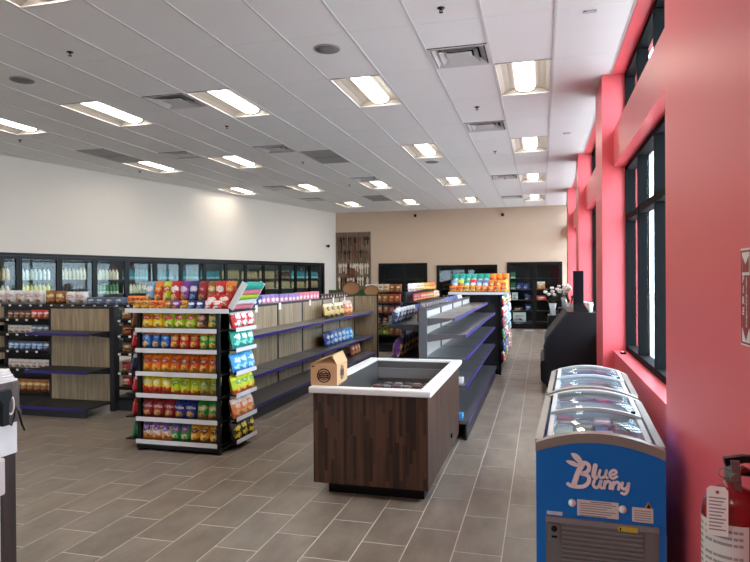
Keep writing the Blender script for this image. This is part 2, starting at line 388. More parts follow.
sw = thing('window_contact', 'small black sensor lying on the pink sill of the near window bay', 'sensor', (.83, 7.05, .878)); MB().bbox(-.025, .025, -.05, .05, 0, .02, .004).build('body', m_black, sw); MB().box(-.012, .012, -.02, .02, .02, .023).build('face', m_white, sw)
# unseen front wall behind the camera: shopfront glazing sized to light the shelf fronts
wf = MB(); XL = lwx(YF)-.2
wf.box(XL, OX, YF-.15, YF, 2.3, CEIL+.2); wf.box(XL, OX, YF-.15, YF, 0, .06)
FW = [(-7.8, -4.6)]; xs = XL
for (a, b) in FW: wf.box(xs, a, YF-.15, YF, .06, 2.3); xs = b
wf.box(xs, OX, YF-.15, YF, .06, 2.3)
struct(wf.build('wall_front', m_wall))
for i, (a, b) in enumerate(FW):
    W = struct(MB().box(a, b, YF-.1, YF-.02, .06, .16).box(a, b, YF-.1, YF-.02, 2.22, 2.3).box(a, a+.06, YF-.1, YF-.02, .16, 2.22).box(b-.06, b, YF-.1, YF-.02, .16, 2.22).build('door_%d' % (1+i), m_alu))
    MB().box((a+b)/2-.05, (a+b)/2+.05, YF-.1, YF-.02, .16, 2.22).build('stile', m_alu, W)
    for k in range(2): MB().box(a+(b-a)*k/2+.055, a+(b-a)*(k+1)/2-.055, YF-.06, YF-.052, .16, 2.22).build('pane', m_wglass, W)
g = MB().box(-60, 60, -50, 70, -.4, -.15).build('ground', M('pale_concrete_ground', (208, 204, 198), .9, scale=.6)); struct(g)

# ------------------------------------------------------------------ ceiling fittings
m_lamp = M('lamp_diffuser', (255, 250, 240), .5, emit=LAMP, ec=(255, 246, 232))
m_refl = M('lamp_reflector', (138, 132, 126), .5)
def troffer_meshes():
    W, Lh = T-.02, 2*T-.02
    pan = MB()
    # curved wings either side of the lens, open below
    for s in (-1, 1):
        pts = [(s*W/2, 0), (s*W*.40, .045), (s*W*.30, .07), (s*W*.19, .078)]
        for i in range(3):
            (xa, za), (xb, zb) = pts[i], pts[i+1]
            vs = [(xa, -Lh/2, za), (xb, -Lh/2, zb), (xb, Lh/2, zb), (xa, Lh/2, za)]
            pan.add(vs, [(0, 1, 2, 3) if s > 0 else (3, 2, 1, 0)], 0, True)
    for e in (-1, 1): pan.box(-W/2, W/2, e*Lh/2-.004, e*Lh/2+.004, 0, .085)
    pan.box(-W*.2, W*.2, -Lh/2, Lh/2, .08, .088)
    fr = MB()
    for e in (-1, 1):
        fr.box(-W/2, W/2, e*(Lh/2-.006)-.008, e*(Lh/2-.006)+.008, -.003, .006); fr.box(e*(W/2-.006)-.008, e*(W/2-.006)+.008, -Lh/2+.014, Lh/2-.014, -.003, .006)
    lens = MB(); n = 8; w2 = W*.19; y2 = Lh/2-.03
    arc = [(w2*math.cos(math.pi*i/n), .078-.052*math.sin(math.pi*i/n)) for i in range(n+1)]
    lens.prism(arc, 'y', -y2, y2, 0, True)
    cap = MB().prism([(p[0]*1.04, .08-(.08-p[1])*1.04) for p in arc], 'y', -.008, .008, 0, True)
    return pan.mesh('reflector', m_refl), fr.mesh('frame', m_grid), lens.mesh('lens', m_lamp), cap.mesh('end_cap', M('lamp_end_cap', (190, 188, 184), .5)), y2
pan_me, fr_me, lens_me, cap_me, y2 = troffer_meshes()
ROWN = {-5: 'unseen rear', -2: 'first', 1: 'second', 4: 'third', 7: 'fourth', 10: 'fifth'}
COLN = {0: 'nearest the pink window wall', -3: 'second line from the pink wall', -6: 'third line from the pink wall', -9: 'fourth line from the pink wall', -12: 'fifth line, near the cooler wall', -15: 'sixth line from pink wall', -18: 'seventh line from pink wall'}
for (c, k) in lights:
    cx, cy = GX+(c+.5)*T, GY+(2*k+1)*T
    if cx-T/2 < lwx(cy+T)+.05: continue
    L = thing('ceiling_light', 'recessed ceiling light, %s row, %s' % (ROWN[k], COLN[c]), 'light', (cx, cy, CEIL), 0, 'recessed troffer lights in the ceiling')
    obj('reflector', pan_me, L); obj('frame', fr_me, L); obj('lens', lens_me, L)
    for s in (-1, 1): obj('end_cap', cap_me, L, (0, s*(y2+.008), 0))
m_ventd = M('vent_throat_dark', (38, 37, 37), .8)
m_ventf = M('vent_grey_metal', (196, 193, 191), .5)
def sq_ring(mb, a, b, z0, z1):
    """sloped square ring from half-size a at z0 to b at z1"""
    vs = []
    for (h, z) in ((a, z0), (b, z1)):
        vs += [(-h, -h, z), (h, -h, z), (h, h, z), (-h, h, z)]
    mb.add(vs, [(i, (i+1) % 4, 4+(i+1) % 4, 4+i) for i in range(4)]); mb.add([(v[0], v[1], v[2]+.004) for v in vs], [(4+i, 4+(i+1) % 4, (i+1) % 4, i) for i in range(4)])
vf = MB(); h = T/2-.012
for s in (-1, 1): vf.box(-h, h, s*h-.012-s*.012, s*h+.012-s*.012, -.004, .006); vf.box(s*h-.012-s*.012, s*h+.012-s*.012, -h+.024, h-.024, -.004, .006)
vent_frame = vf.mesh('frame', m_ventf)
vb = MB().box(-h, h, -h, h, .09, .10)
for s in (-1, 1): vb.box(-h, h, s*h-.004, s*h+.004, 0, .09); vb.box(s*h-.004, s*h+.004, -h, h, 0, .09)
vent_back = vb.mesh('throat', m_ventd)
cone_mes = []
for a, b in ((.255, .20), (.19, .135)):
    mb = MB(); sq_ring(mb, a, b, -.006, .045); cone_mes.append(mb.mesh('vane', m_ventf))
plate_me = MB().box(-.125, .125, -.125, .125, -.004, .004).mesh('centre_plate', m_ventf)
VN = {(-1, 1): 'nearest square air diffuser, above the aisle by the pink wall', (-1, 6): 'second square air diffuser along the pink wall aisle', (-1, 14): 'third square air diffuser along the pink wall aisle', (-1, 20): 'farthest square air diffuser along the pink wall aisle',
      (-7, 2): 'square air diffuser beside a bright light above the chip rack', (-7, 7): 'square air diffuser in mid ceiling above the long empty shelf run', (-6, 13): 'square air diffuser just in front of a far mid-ceiling light', (-10, 7): 'square air diffuser over the cooler side, by a ceiling light', (-10, 14): 'square air diffuser over the far end of left coolers', (-10, 18): 'farthest square air diffuser near the left back corner'}
for (c, r) in vents:
    V = thing('air_diffuser', VN[(c, r)], 'vent', (GX+(c+.5)*T, GY+(r+.5)*T, CEIL), 0, 'square ceiling air diffusers')
    obj('frame', vent_frame, V); obj('throat', vent_back, V); obj('centre_plate', plate_me, V)
    for me in cone_mes: obj('vane', me, V)
m_ret = M('return_grille_grey', (158, 154, 152), .6)
RN = {(-6, 4): 'grey rectangular return grille in mid ceiling', (-12, 3): 'grey rectangular return grille near the left cooler wall', (-7, 9): 'grey return grille near back of the ceiling'}
slat_me = MB().box(-T/2+.02, T/2-.02, -.018, .018, -.002, .003).mesh('slat', m_ret)
for (c, k) in rets:
    V = thing('return_grille', RN[(c, k)], 'vent', (GX+(c+.5)*T, GY+(2*k+1)*T, CEIL))
    MB().box(-T/2+.01, T/2-.01, -T+.01, T-.01, .02, .03).build('backing', m_ventd, V)
    fr = MB()
    for s in (-1, 1): fr.box(-T/2+.01, T/2-.01, s*(T-.02)-.01, s*(T-.02)+.01, -.003, .02); fr.box(s*(T/2-.02)-.01, s*(T/2-.02)+.01, -T+.03, T-.03, -.003, .02)
    fr.box(-T/2+.03, T/2-.03, -.02, .02, -.003, .01)
    fr.build('frame', m_ret, V)
    for i in range(22):
        y = -T+.06+i*(2*T-.12)/21
        if abs(y) > .04: obj('slat', slat_me, V, (0, y, 0))
for (u, v, lb) in ((-2.51, .54, 'round grey ceiling speaker beside a light in the near ceiling'), (-8.39, .47, 'round grey ceiling speaker at far left'), (-2.55, 10.72, 'small distant round ceiling speaker behind a light')):
    S = thing('ceiling_speaker', lb, 'speaker', (GX+u*T, GY+v*T, CEIL))
    MB().lathe([(.13, .002), (.13, -.006), (.118, -.010), (.115, -.006)], 24).build('rim', M('speaker_rim', (150, 148, 147), .5), S)
    MB().lathe([(.114, .0), (.114, -.007), (.05, -.009), (.001, -.009)], 24).build('grille', M('speaker_grille', (116, 115, 116), .7, scale=200, var=.2), S)
m_spr = M('sprinkler_dark_brass', (48, 42, 38), .4, .5)
sp1 = MB().lathe([(.032, 0), (.032, -.005), (.010, -.007), (.009, -.02)], 12).mesh('escutcheon', m_spr)
sp2 = MB().box(-.014, -.010, -.003, .003, -.036, -.02).box(.010, .014, -.003, .003, -.036, -.02).lathe([(.018, -.036), (.018, -.039)], 10).mesh('deflector', m_spr)
for (u, v, lb) in ((-.512, -.471, 'sprinkler head nearest, in front of the near air diffuser'), (-6.528, -.472, 'sprinkler head in the near left ceiling'), (-6.49, 4.65, 'sprinkler head behind a light above the chip rack'), (-.533, 4.66, 'sprinkler head between first and second pink aisle diffusers'), (-.5, 9.6, 'sprinkler head in third span by pink wall'), (-6.46, 9.53, 'sprinkler head beside the mid-ceiling return grille'), (-12.38, 4.47, 'sprinkler head near the left cooler wall, nearer one'), (-12.33, 9.45, 'sprinkler head near the left cooler wall, farther one'), (-6.5, 14.6, 'sprinkler head far mid-ceiling'), (-.5, 14.6, 'sprinkler head fourth along the pink aisle')):
    S = thing('sprinkler_head', lb, 'sprinkler', (GX+u*T, GY+v*T, CEIL), 0, 'ceiling sprinklers'); obj('escutcheon', sp1, S); obj('deflector', sp2, S)
for (u, v, lb) in ((1.46, .19, 'small pale ceiling sensor tag above the near window bay'), (1.44, 7.77, 'small pale ceiling sensor tag above the second window bay')):
    S = thing('ceiling_sensor', lb, 'sensor', (GX+u*T, GY+v*T, CEIL)); MB().bbox(-.055, .055, -.02, .02, -.012, 0).build('body', M('sensor_pale', (178, 178, 182), .5), S); MB().box(-.05, -.03, -.023, -.02, -.010, -.003).build('lens', m_black, S)
m_cam = M('dome_dark', (26, 24, 24), .2)
for (x, y, z, lb) in ((-4.05, YB, 3.78, 'small black camera high on the beige back wall, left one'), (-1.19, YB, 3.72, 'small black camera high on the beige back wall, right one')):
    S = thing('security_camera', lb, 'camera', (x, y, z)); MB().lathe([(.05, 0), (.05, -.03), (.035, -.06), (.001, -.07)], 12, (0, -.06, 0)).build('dome', m_cam, S); MB().box(-.03, .03, -.06, 0, 0, .03).build('mount', m_cam, S)
p = lw(11.15, 0); S = thing('security_camera', 'small black camera on cream wall beside the tool mural', 'camera', (p.x, p.y, 2.78)); MB().lathe([(.04, .04), (.05, 0), (.035, -.05)], 10, (.07, -.03, 0)).build('dome', m_cam, S); MB().box(-.01, .06, -.05, 0, -.02, .02).build('mount', m_cam, S)

# ------------------------------------------------------------------ products
bag_cache = {}
def bag_mesh(w, h, t):
    key = ('bag', round(w, 3), round(h, 3), round(t, 3))
    if key in bag_cache: return bag_cache[key]
    mb = MB(); nx, nz = 6, 8
    def prof(u, v): return max(0, 1-abs(2*u-1)**2.4)**.6*max(0, 1-abs(2*v-1)**4)**.7
    for s in (-1, 1):
        vs = []
        for j in range(nz+1):
            v = j/nz; pin = 1-.06*max(0, 1-abs(2*v-1)**3)
            for i in range(nx+1):
                u = i/nx; zz = h*v
                if j == nz: zz += (-.004 if i % 2 else .004)
                vs.append(((u-.5)*w*pin, s*(t/2*prof(u, v)+(.0015 if 0 < i < nx else 0)), zz))
        fs = [(j*(nx+1)+i, j*(nx+1)+i+1, (j+1)*(nx+1)+i+1, (j+1)*(nx+1)+i) for j in range(nz) for i in range(nx)]
        if s > 0: fs = [f[::-1] for f in fs]
        mb.add(vs, fs, 0, True)
    me = mb.mesh('bag', m_white); bag_cache[key] = me; return me
def box_mesh(w, h, t):
    key = ('box', round(w, 3), round(h, 3), round(t, 3))
    if key not in bag_cache: bag_cache[key] = MB().bbox(-w/2, w/2, -t/2, t/2, 0, h, .004).mesh('carton', m_white)
    return bag_cache[key]
def bottle_mesh(r, h):
    key = ('bot', round(r, 3), round(h, 3))
    if key not in bag_cache: bag_cache[key] = MB().lathe([(r*.9, 0), (r, .012), (r, h*.58), (r*.85, h*.68), (r*.38, h*.86), (r*.36, h*.93), (r*.42, h*.935), (r*.42, h)], 8).mesh('bottle', m_white)
    return bag_cache[key]
def can_mesh(r, h):
    key = ('can', round(r, 3), round(h, 3))
    if key not in bag_cache: bag_cache[key] = MB().lathe([(r*.86, 0), (r, .01), (r, h*.9), (r*.84, h)], 8).mesh('can', m_white)
    return bag_cache[key]
KCAT = {'bag': ('snack_bag', 'bag'), 'box': ('carton', 'box'), 'bottle': ('bottle', 'bottle'), 'can': ('can', 'can')}
def prod(kind, mat, dim, mtx, label, group, tilt=0, yaw=0):
    me = {'bag': bag_mesh, 'box': box_mesh, 'bottle': bottle_mesh, 'can': can_mesh}[kind](*dim)
    nm, cat = KCAT[kind]
    if kind == 'bag': nm = next((v for k, v in (('chip bag', 'chip_bag'), ('packet', 'snack_packet'), ('loaf', 'bread_bag'), ('bread', 'bread_bag'), ('hanging', 'hanging_bag'), ('pack ', 'snack_pack'), ('small', 'small_bag')) if k in label), nm)
    if len(label.split()) > 16 or len(label.split()) < 4: print('LABEL', len(label.split()), label)
    o = obj(nm, me, mat=mat); o.matrix_world = mtx @ Matrix.Rotation(yaw, 4, 'Z') @ Matrix.Rotation(tilt, 4, 'X')
    return tag(o, label, cat, group)
NTH = ['first', 'second', 'third', 'fourth', 'fifth', 'sixth', 'seventh', 'eighth', 'ninth', 'tenth', 'eleventh', 'twelfth', 'thirteenth', 'fourteenth', 'fifteenth', 'sixteenth', 'seventeenth', 'eighteenth', 'nineteenth', 'twentieth', 'twenty-first', 'twenty-second']
def fill(base, x0, x1, y, z, specs, where, group, tilt=0, jit=.006, frm='left'):
    """specs: list of (count, kind, mat, dim, words); set side by side from x0 to x1 in base's local frame"""
    n = sum(s[0] for s in specs); wid = (x1-x0)/n; i = 0
    for (cnt, kind, mat, dim, words) in specs:
        for _ in range(cnt):
            m = base @ Matrix.Translation((x0+(i+.5)*wid, y+random.uniform(-jit, jit), z))
            prod(kind, mat, dim, m, '%s, %s from %s %s' % (words, NTH[i], frm, where), group, tilt+random.uniform(-.03, .03)*(kind == 'bag'), random.uniform(-.06, .06)*(kind == 'bag')); i += 1
P = {}
def pk(n, *a, **k): P[n] = pack('print_'+n, *a, **k); return P[n]
pk('yellow', (244, 208, 20), None, (226, 150, 30), (200, 40, 30), (250, 225, 120))
pk('lime', (170, 206, 40), (196, 220, 60), (120, 170, 30), (205, 50, 40), (238, 222, 130))
pk('darkpink', (60, 42, 40), None, (110, 60, 50), (214, 150, 130), (226, 170, 110))
pk('green', (22, 128, 58), None, (14, 92, 44), (214, 180, 90), (230, 190, 80))
pk('blueorange', (28, 96, 180), (226, 120, 40), (20, 66, 150), (60, 140, 220), (226, 190, 110))
pk('redorange', (196, 38, 34), (226, 130, 40), (160, 20, 24), (236, 160, 50), (236, 180, 90))
pk('greentop', (30, 150, 62), (214, 120, 40), (24, 120, 48), (190, 220, 90), (240, 200, 80))
pk('orange', (240, 116, 18), (250, 130, 20), (222, 150, 40), (150, 26, 16), (244, 190, 60))
pk('orangeblack', (214, 96, 26), (244, 120, 24), (200, 130, 40), (120, 24, 18), (236, 180, 80))
pk('yellowred', (240, 214, 60), (248, 222, 30), (204, 60, 30), (240, 230, 150), (196, 50, 30), b0=.36)
pk('limeyellow', (196, 214, 20), (226, 232, 30), (196, 80, 30), (110, 160, 30), (232, 200, 60))
pk('olive', (170, 178, 56), (222, 226, 40), (150, 120, 60), (120, 150, 60), (180, 150, 80))
pk('darkred', (146, 22, 28), None, (120, 12, 20), (170, 40, 40), (206, 150, 90))
pk('navy', (20, 46, 128), None, (16, 36, 110), (24, 60, 150), (214, 160, 70))
pk('greenbrown', (34, 140, 52), None, (120, 84, 40), (200, 190, 120), (190, 140, 70))
pk('purplewhite', (232, 214, 200), (120, 70, 140), (214, 120, 40), (96, 60, 150), (220, 150, 80))
pk('greenteal', (34, 146, 76), (60, 90, 140), (24, 120, 60), (140, 70, 150), (200, 220, 140))
pk('golden', (222, 160, 36), None, (120, 70, 30), (90, 44, 24), (250, 210, 110))
pk('lightblue', (120, 170, 206), None, (60, 110, 170), (230, 236, 240), (230, 210, 160))
pk('purple', (120, 44, 140), None, (80, 24, 110), (222, 190, 230), (226, 140, 60))
pk('red', (206, 30, 36), None, (170, 18, 26), (244, 236, 232), (240, 200, 130))
pk('redwhite', (214, 40, 48), (236, 226, 222), (190, 24, 32), (244, 236, 232), (244, 230, 220))
pk('teal', (30, 160, 140), None, (20, 130, 120), (220, 240, 232), (120, 220, 200))
pk('skyblue', (60, 160, 222), None, (30, 120, 200), (200, 232, 248), (160, 220, 244))
pk('peach', (222, 128, 76), (232, 214, 200), (200, 96, 50), (240, 200, 170), (236, 170, 110))
pk('blackyellow', (34, 32, 28), None, (24, 22, 20), (226, 204, 30), (214, 190, 40))
pk('darkblue', (24, 52, 120), None, (20, 40, 100), (220, 226, 236), (120, 160, 210))
pk('purpleyellow', (84, 30, 104), (60, 20, 84), (70, 24, 90), (222, 180, 60), (206, 160, 120))
pk('stripe', (40, 60, 92), (190, 196, 200), (30, 44, 80), (220, 222, 222), (160, 170, 180))
pk('white', (226, 222, 218), None, (200, 196, 196), (196, 160, 160), (190, 150, 120))
pk('cream', (222, 206, 176), None, (150, 110, 70), (160, 60, 40), (200, 160, 100))
pk('brownbag', (150, 92, 50), None, (120, 66, 36), (220, 190, 120), (200, 140, 80))
pk('rust', (176, 70, 34), None, (120, 44, 26), (226, 180, 110), (214, 130, 60))
pk('pink', (222, 120, 140), None, (196, 70, 110), (244, 226, 226), (230, 160, 180))
pk('yb', (232, 200, 120), (240, 226, 190), (60, 50, 50), (50, 40, 40), (226, 180, 90))
pk('waterblue', (70, 130, 190), (90, 110, 150), (24, 70, 140), (200, 220, 236), (210, 226, 240))
pk('pinkmix', (200, 130, 150), (150, 120, 190), (190, 90, 120), (240, 220, 225), (120, 90, 170))
pk('greyblue', (92, 112, 140), None, (50, 60, 90), (210, 214, 220), (140, 150, 170))

# ------------------------------------------------------------------ shelving
def gondola(name, label, loc, rz, sec, n, shelves, height, back, shelfmat, rail, basedepth=.46, base_h=.17, double=False, topmat=None, group=None, skip=(), rear=None, rearmat=None):
    """run along local +x, facing local -y, spine at y=0"""
    g = thing(name, label, 'shelving', loc, rz, group); L = sec*n
    for i in range(n):
        MB().box(i*sec+.008, (i+1)*sec-.008, -.012, 0, base_h, height-.03).build('back_panel', back, g)
    MB().bbox(0, L, -.02, .032, height-.03, height, .004).build('top_rail', topmat or m_char, g)
    for i in range(n+1):
        u = MB().box(i*sec-.016, i*sec+.016, -.022, .034, 0, height-.03)
        u.build('upright', m_char, g)
    for side in ((-1, 1) if double else (-1,)):
        y0 = -.014 if side < 0 else .034; S = side
        def yy(d): return (y0+S*d)
        a, b = sorted((yy(0), yy(basedepth)))
        MB().box(.002, L-.002, a, b, base_h-.03, base_h).build('base_deck', shelfmat, g)
        a, b = sorted((yy(basedepth-.03), yy(basedepth-.012)))
        MB().box(.002, L-.002, a, b, 0, base_h-.03).build('kick_plate', m_char, g)
        a, b = sorted((yy(basedepth), yy(basedepth+.008)))
        MB().box(0, L, a, b, base_h-.035, base_h).build('price_rail', rail, g)
        shm = rearmat if (side > 0 and rearmat) else shelfmat; rl = m_char if side > 0 else rail
        for (z, d) in (rear if side > 0 and rear else shelves):
            for i in range(n):
                if (side, i, z) in skip: continue
                a, b = sorted((yy(0), yy(d)))
                s = MB().box(i*sec+.012, (i+1)*sec-.012, a, b, z-.022, z).build('shelf', shm, g)
                a, b = sorted((yy(d), yy(d+.008)))
                MB().box(i*sec+.006, (i+1)*sec-.006, a, b, z-.032, z+.004).build('price_rail', rl, s)
                for e in (.03, sec-.03):
                    pts = [(y0, z-.022), (y0, z-.09), (y0+S*d*.85, z-.03), (y0+S*d*.85, z-.022)]
                    MB().prism(pts if S > 0 else pts[::-1], 'x', i*sec+e-.002, i*sec+e+.002).build('bracket', shm, s)
    return g
m_tagw = m_paper
def price_tags(g, xs, y, z):
    for x in xs: MB().box(x-.02, x+.02, y-.002, y, z-.028, z-.002).build('price_tag', m_tagw, g)

# long empty run with greige wood back, facing the aisle on its right
RUN = (-3.8, 6.62, 0); RZ = R(90)
run = gondola('gondola_shelf', 'long empty wood-backed shelf run with blue rails behind the chip rack', RUN, RZ, .98, 6, [(1.0, .40), (.51, .40)], 1.34, m_gondw, M('shelf_taupe_steel', (118, 112, 106), .4, .2), m_blue, basedepth=.45)
MB().box(5.88, 5.905, -.50, -.02, 0, 1.32).build('end_panel', m_gondw, run)
MB().box(5.875, 5.91, -.53, -.50, 0, 1.34).build('end_post', m_char, run)
MB().box(0, 5.9, .036, .30, 1.225, 1.25).build('rear_shelf', m_char, run)
rb = tmat(RUN, RZ)
for x in (1.22, 2.02, 3.28, 4.5, 5.2):
    t = tag(MB().box(-.04, .04, -.004, 0, -.10, 0).build('price_card', m_paper), 'white price card hanging on top rail, %s along the long empty run' % {1.22: 'first', 2.02: 'second', 3.28: 'third', 4.5: 'fourth', 5.2: 'fifth'}[x], 'card', 'price cards on the long run'); t.matrix_world = rb @ Matrix.Translation((x, -.022, 1.335))
specs = [(5, 'box', P['darkblue'], (.15, .20, .1), 'dark blue carton'), (4, 'bag', P['pinkmix'], (.16, .21, .08), 'lilac packet'), (5, 'box', P['pinkmix'], (.15, .20, .1), 'lilac and pink carton'), (6, 'box', P['pink'], (.15, .21, .1), 'pink carton')]
fill(rb, .9, 4.1, .16, 1.25, specs, 'on rear top shelf of long run', 'packages along the top of the long run', frm='near end')
fill(rb, 4.2, 5.85, .16, 1.25, [(10, 'box', P['darkpink'], (.13, .15, .1), 'dark brown carton')], "on far half of long run's rear top", 'dark cartons on the long run', frm='near end')
fill(rb, 3.42, 4.5, -.24, 1.0, [(4, 'bag', P['yb'], (.22, .26, .11), 'yellow and black chip bag')], 'on upper shelf of long run', 'chip bags on the upper shelf of the long run', tilt=R(-12), frm='near end')
fill(rb, 4.55, 5.0, -.24, 1.0, [(2, 'bag', P['peach'], (.22, .28, .11), 'peach snack bag')], 'on upper shelf of long run', 'peach bags on upper shelf of the long run', tilt=R(-12), frm='near end')
fill(rb, 3.42, 5.0, -.24, .51, [(2, 'bag', P['darkblue'], (.24, .26, .11), 'dark blue bag'), (3, 'bag', P['waterblue'], (.24, .27, .11), 'pale blue and white bag'), (2, 'bag', P['skyblue'], (.23, .24, .11), 'sky blue bag')], 'on middle shelf of long run', 'blue bags on the middle shelf of the long run', tilt=R(-12), frm='near end')
fill(rb, 4.9, 5.5, -.24, .17, [(3, 'bag', P['rust'], (.2, .24, .1), 'rust brown bag')], 'on base deck of long run', 'brown bags on the base of the long run', tilt=R(-10), frm='near end')
# baskets and green box at the far end of the run
for (x, y, r, hgt, z, lb) in ((-3.90, 12.70, .195, .2, 1.47, 'larger round tan basket lying at the end of the long run'), (-3.46, 12.70, .16, .2, 1.42, 'smaller round tan basket lying at the end of the long run')):
    B = thing('woven_basket', lb, 'basket', (x, y, z))
    b_ = MB().lathe([(r*.5, -.04), (r*.9, -.02), (r, .02), (r*.97, .035), (r*.9, .03), (r*.01, .02)], 24).build('bowl', M('wicker_tan', (158, 112, 74), .8, var=.25, scale=40, bump=.4), B); b_.rotation_euler = (R(80), 0, 0); b_.scale = (1, .72, 1)
    b2 = MB().lathe([(r*.96, .022), (r*1.03, .025), (r*1.03, .045), (r*.96, .048), (r*.92, .032)], 24, cap=False).build('rim', M('wicker_dark', (110, 76, 50), .8, var=.25, scale=40), B); b2.rotation_euler = (R(80), 0, 0); b2.scale = (1, .72, 1)
G = thing('green_display_tray', 'dark green display tray on the far end of the long run', 'tray', (-4.15, 12.72, 1.25))
MB().box(-.33, .78, -.16, .16, 0, .02).build('tray_base', M('deep_green', (40, 74, 44), .6), G)
MB().box(-.33, .78, -.17, -.16, 0, .10).build('front_lip', M('deep_green2', (52, 96, 50), .6), G)
MB().box(-.33, .78, .16, .17, 0, .19).build('back_lip', M('deep_green2', (52, 96, 50), .6), G)
S = thing('display_stand', 'low dark cabinet under the green tray at end of long run', 'cabinet', (-4.15, 12.72, 0)); MB().box(-.33, .78, -.16, .16, .06, 1.25).build('body', m_char, S); MB().box(-.30, .75, -.13, .13, 0, .06).build('plinth', m_black, S)

# centre gondola, empty grey shelves towards the pink wall
MID = (-1.2, 6.5, 0)
m_midshelf = M('shelf_grey_bright', (112, 111, 113), .28, .45)
mid = gondola('gondola_shelf', 'empty grey metal gondola with blue rails behind the island cooler', MID, RZ, 1.05, 4, [(1.27, .30), (1.10, .42), (.86, .42), (.57, .42)], 1.37, M('pale_back_panel', (174, 170, 162), .5), m_midshelf, m_blue, basedepth=.44, base_h=.2, double=True, rear=[(1.20, .42), (.80, .42), (.45, .42)], rearmat=m_char)
MB().box(-.03, -.005, -.035, .05, 0, 1.38).build('end_upright', M('mid_grey_steel', (92, 92, 96), .4, .2), mid)
mb_ = tmat(MID, RZ)
fill(mb_, .06, 1.45, .36, .80, [(7, 'bag', P['purpleyellow'], (.18, .25, .09), 'purple and gold chip bag')], 'on the left-hand shelf of centre gondola', 'purple bags on the centre gondola', tilt=R(14), frm='near end')
fill(mb_, .06, 1.1, .36, 1.20, [(6, 'bag', P['stripe'], (.16, .17, .07), 'blue and white striped packet')], 'on upper left-hand shelf of centre gondola', 'striped packets on the centre gondola', tilt=R(14), frm='near end')
fill(mb_, .4, 4.0, .14, 1.20, [(10, 'bag', P['darkpink'], (.2, .21, .07), 'dark brown packet'), (8, 'bag', P['darkblue'], (.2, .22, .07), 'dark blue packet'), (3, 'bag', P['white'], (.2, .21, .07), 'white packet')], 'along top left shelf of centre gondola', 'packets along the top of the centre gondola', tilt=R(10), frm='near end')
for k, (y, z, mat, lb) in enumerate(((.15, .2, 'skyblue', 'pale blue packet left on base deck of centre gondola'), (.15, .57, 'white', 'small white packet left on a low shelf of centre gondola'))):
    prod('box', P[mat], (.1, .06, .12), mb_ @ Matrix.Translation((.12+.05*k, -.33, z)), lb, None)

# far stocked gondola between them
FAR = (-4.06, 14.3, 0)
fg = gondola('gondola_shelf', 'stocked dark shelf unit facing the camera beyond the long run', FAR, 0, .95, 1, [(1.12, .34), (.88, .34), (.62, .34), (.38, .34)], 1.36, m_char, m_char, m_char, basedepth=.4)
fb = tmat(FAR, 0)
for z, h_, sp in ((1.36, .19, (('white', 'white'), ('cream', 'cream'), ('brownbag', 'brown'))), (1.12, .2, (('golden', 'golden'), ('brownbag', 'brown'), ('rust', 'rust'))), (.88, .18, (('cream', 'cream'), ('peach', 'peach'), ('pink', 'pink'))), (.62, .2, (('greyblue', 'grey blue'), ('darkpink', 'dark'), ('white', 'white'))), (.38, .2, (('golden', 'golden'), ('lime', 'lime'), ('brownbag', 'brown')))):
    ky = -.17 if z < 1.3 else -.08
    fill(fb, .04, .91, ky, z+(0 if z < 1.3 else 0), [(2, 'box' if z != .88 else 'bag', P[a], (.13, h_, .09), c+' packet') for a, c in sp], 'on %s of the stocked dark unit' % {1.36: 'top', 1.12: 'first shelf', .88: 'second shelf', .62: 'third shelf', .38: 'lowest shelf'}[z], 'packets on the far dark unit, level %.2f' % z)
FR = (-3.09, 14.3, 0)
fs = gondola('gondola_shelf', 'stocked dark shelf run along the far aisle facing the pink wall', FR, RZ, 1.0, 4, [(1.12, .34), (.88, .34), (.62, .34)], 1.36, m_char, m_char, m_char, basedepth=.4)
fsb = tmat(FR, RZ)
for z, sp in ((1.36, (('white', 'white'), ('cream', 'cream'), ('golden', 'golden'), ('orange', 'orange'))), (1.12, (('darkred', 'dark red'), ('rust', 'rust'), ('brownbag', 'brown'), ('cream', 'cream'))), (.88, (('navy', 'navy'), ('darkpink', 'dark'), ('red', 'red'), ('brownbag', 'brown'))), (.62, (('darkblue', 'dark blue'), ('purple', 'purple'), ('golden', 'golden'), ('rust', 'rust')))):
    fill(fsb, .1, 3.9, -.17 if z < 1.3 else -.06, z, [(5, 'bag' if z > 1 else 'box', P[a], (.16, .2, .08), c+' pack') for a, c in sp], 'on %s of the far aisle run' % {1.36: 'top', 1.12: 'upper shelf', .88: 'second shelf', .62: 'third shelf'}[z], 'packs on the far aisle run, level %.2f' % z, frm='near end')

# left row of shelving facing the camera: stocked, empty, stocked
EY = 6.95
gl = gondola('gondola_shelf', 'stocked dark shelf bay at far left beside the empty wood bay', (-7.50, EY+.44, 0), 0, 1.10, 1, [(1.17, .40), (.97, .40), (.74, .40), (.49, .40)], 1.35, m_char, m_char, m_black, basedepth=.42, group='left shelving row')
gl0 = gondola('gondola_shelf', 'wood-backed shelf bay at left edge of the picture', (-8.53, EY+.44, 0), 0, 1.0, 1, [(1.05, .40), (.56, .44)], 1.35, m_gondw, m_char, m_black, basedepth=.42, group='left shelving row')
ge = gondola('gondola_shelf', 'empty wood-backed shelf bay with dark shelves left of the chip rack', (-6.35, EY, 0), 0, .96, 1, [(1.03, .40), (.56, .44)], 1.35, m_gondw, m_char, m_blue, basedepth=.50, base_h=.12, group='left shelving row')
gr = gondola('gondola_shelf', 'stocked dark shelf bay half hidden behind the chip rack', (-5.40, EY+.44, 0), 0, 1.25, 1, [(1.17, .40), (.97, .40), (.74, .40), (.49, .40), (.3, .4)], 1.35, m_char, m_char, m_black, basedepth=.42, group='left shelving row')
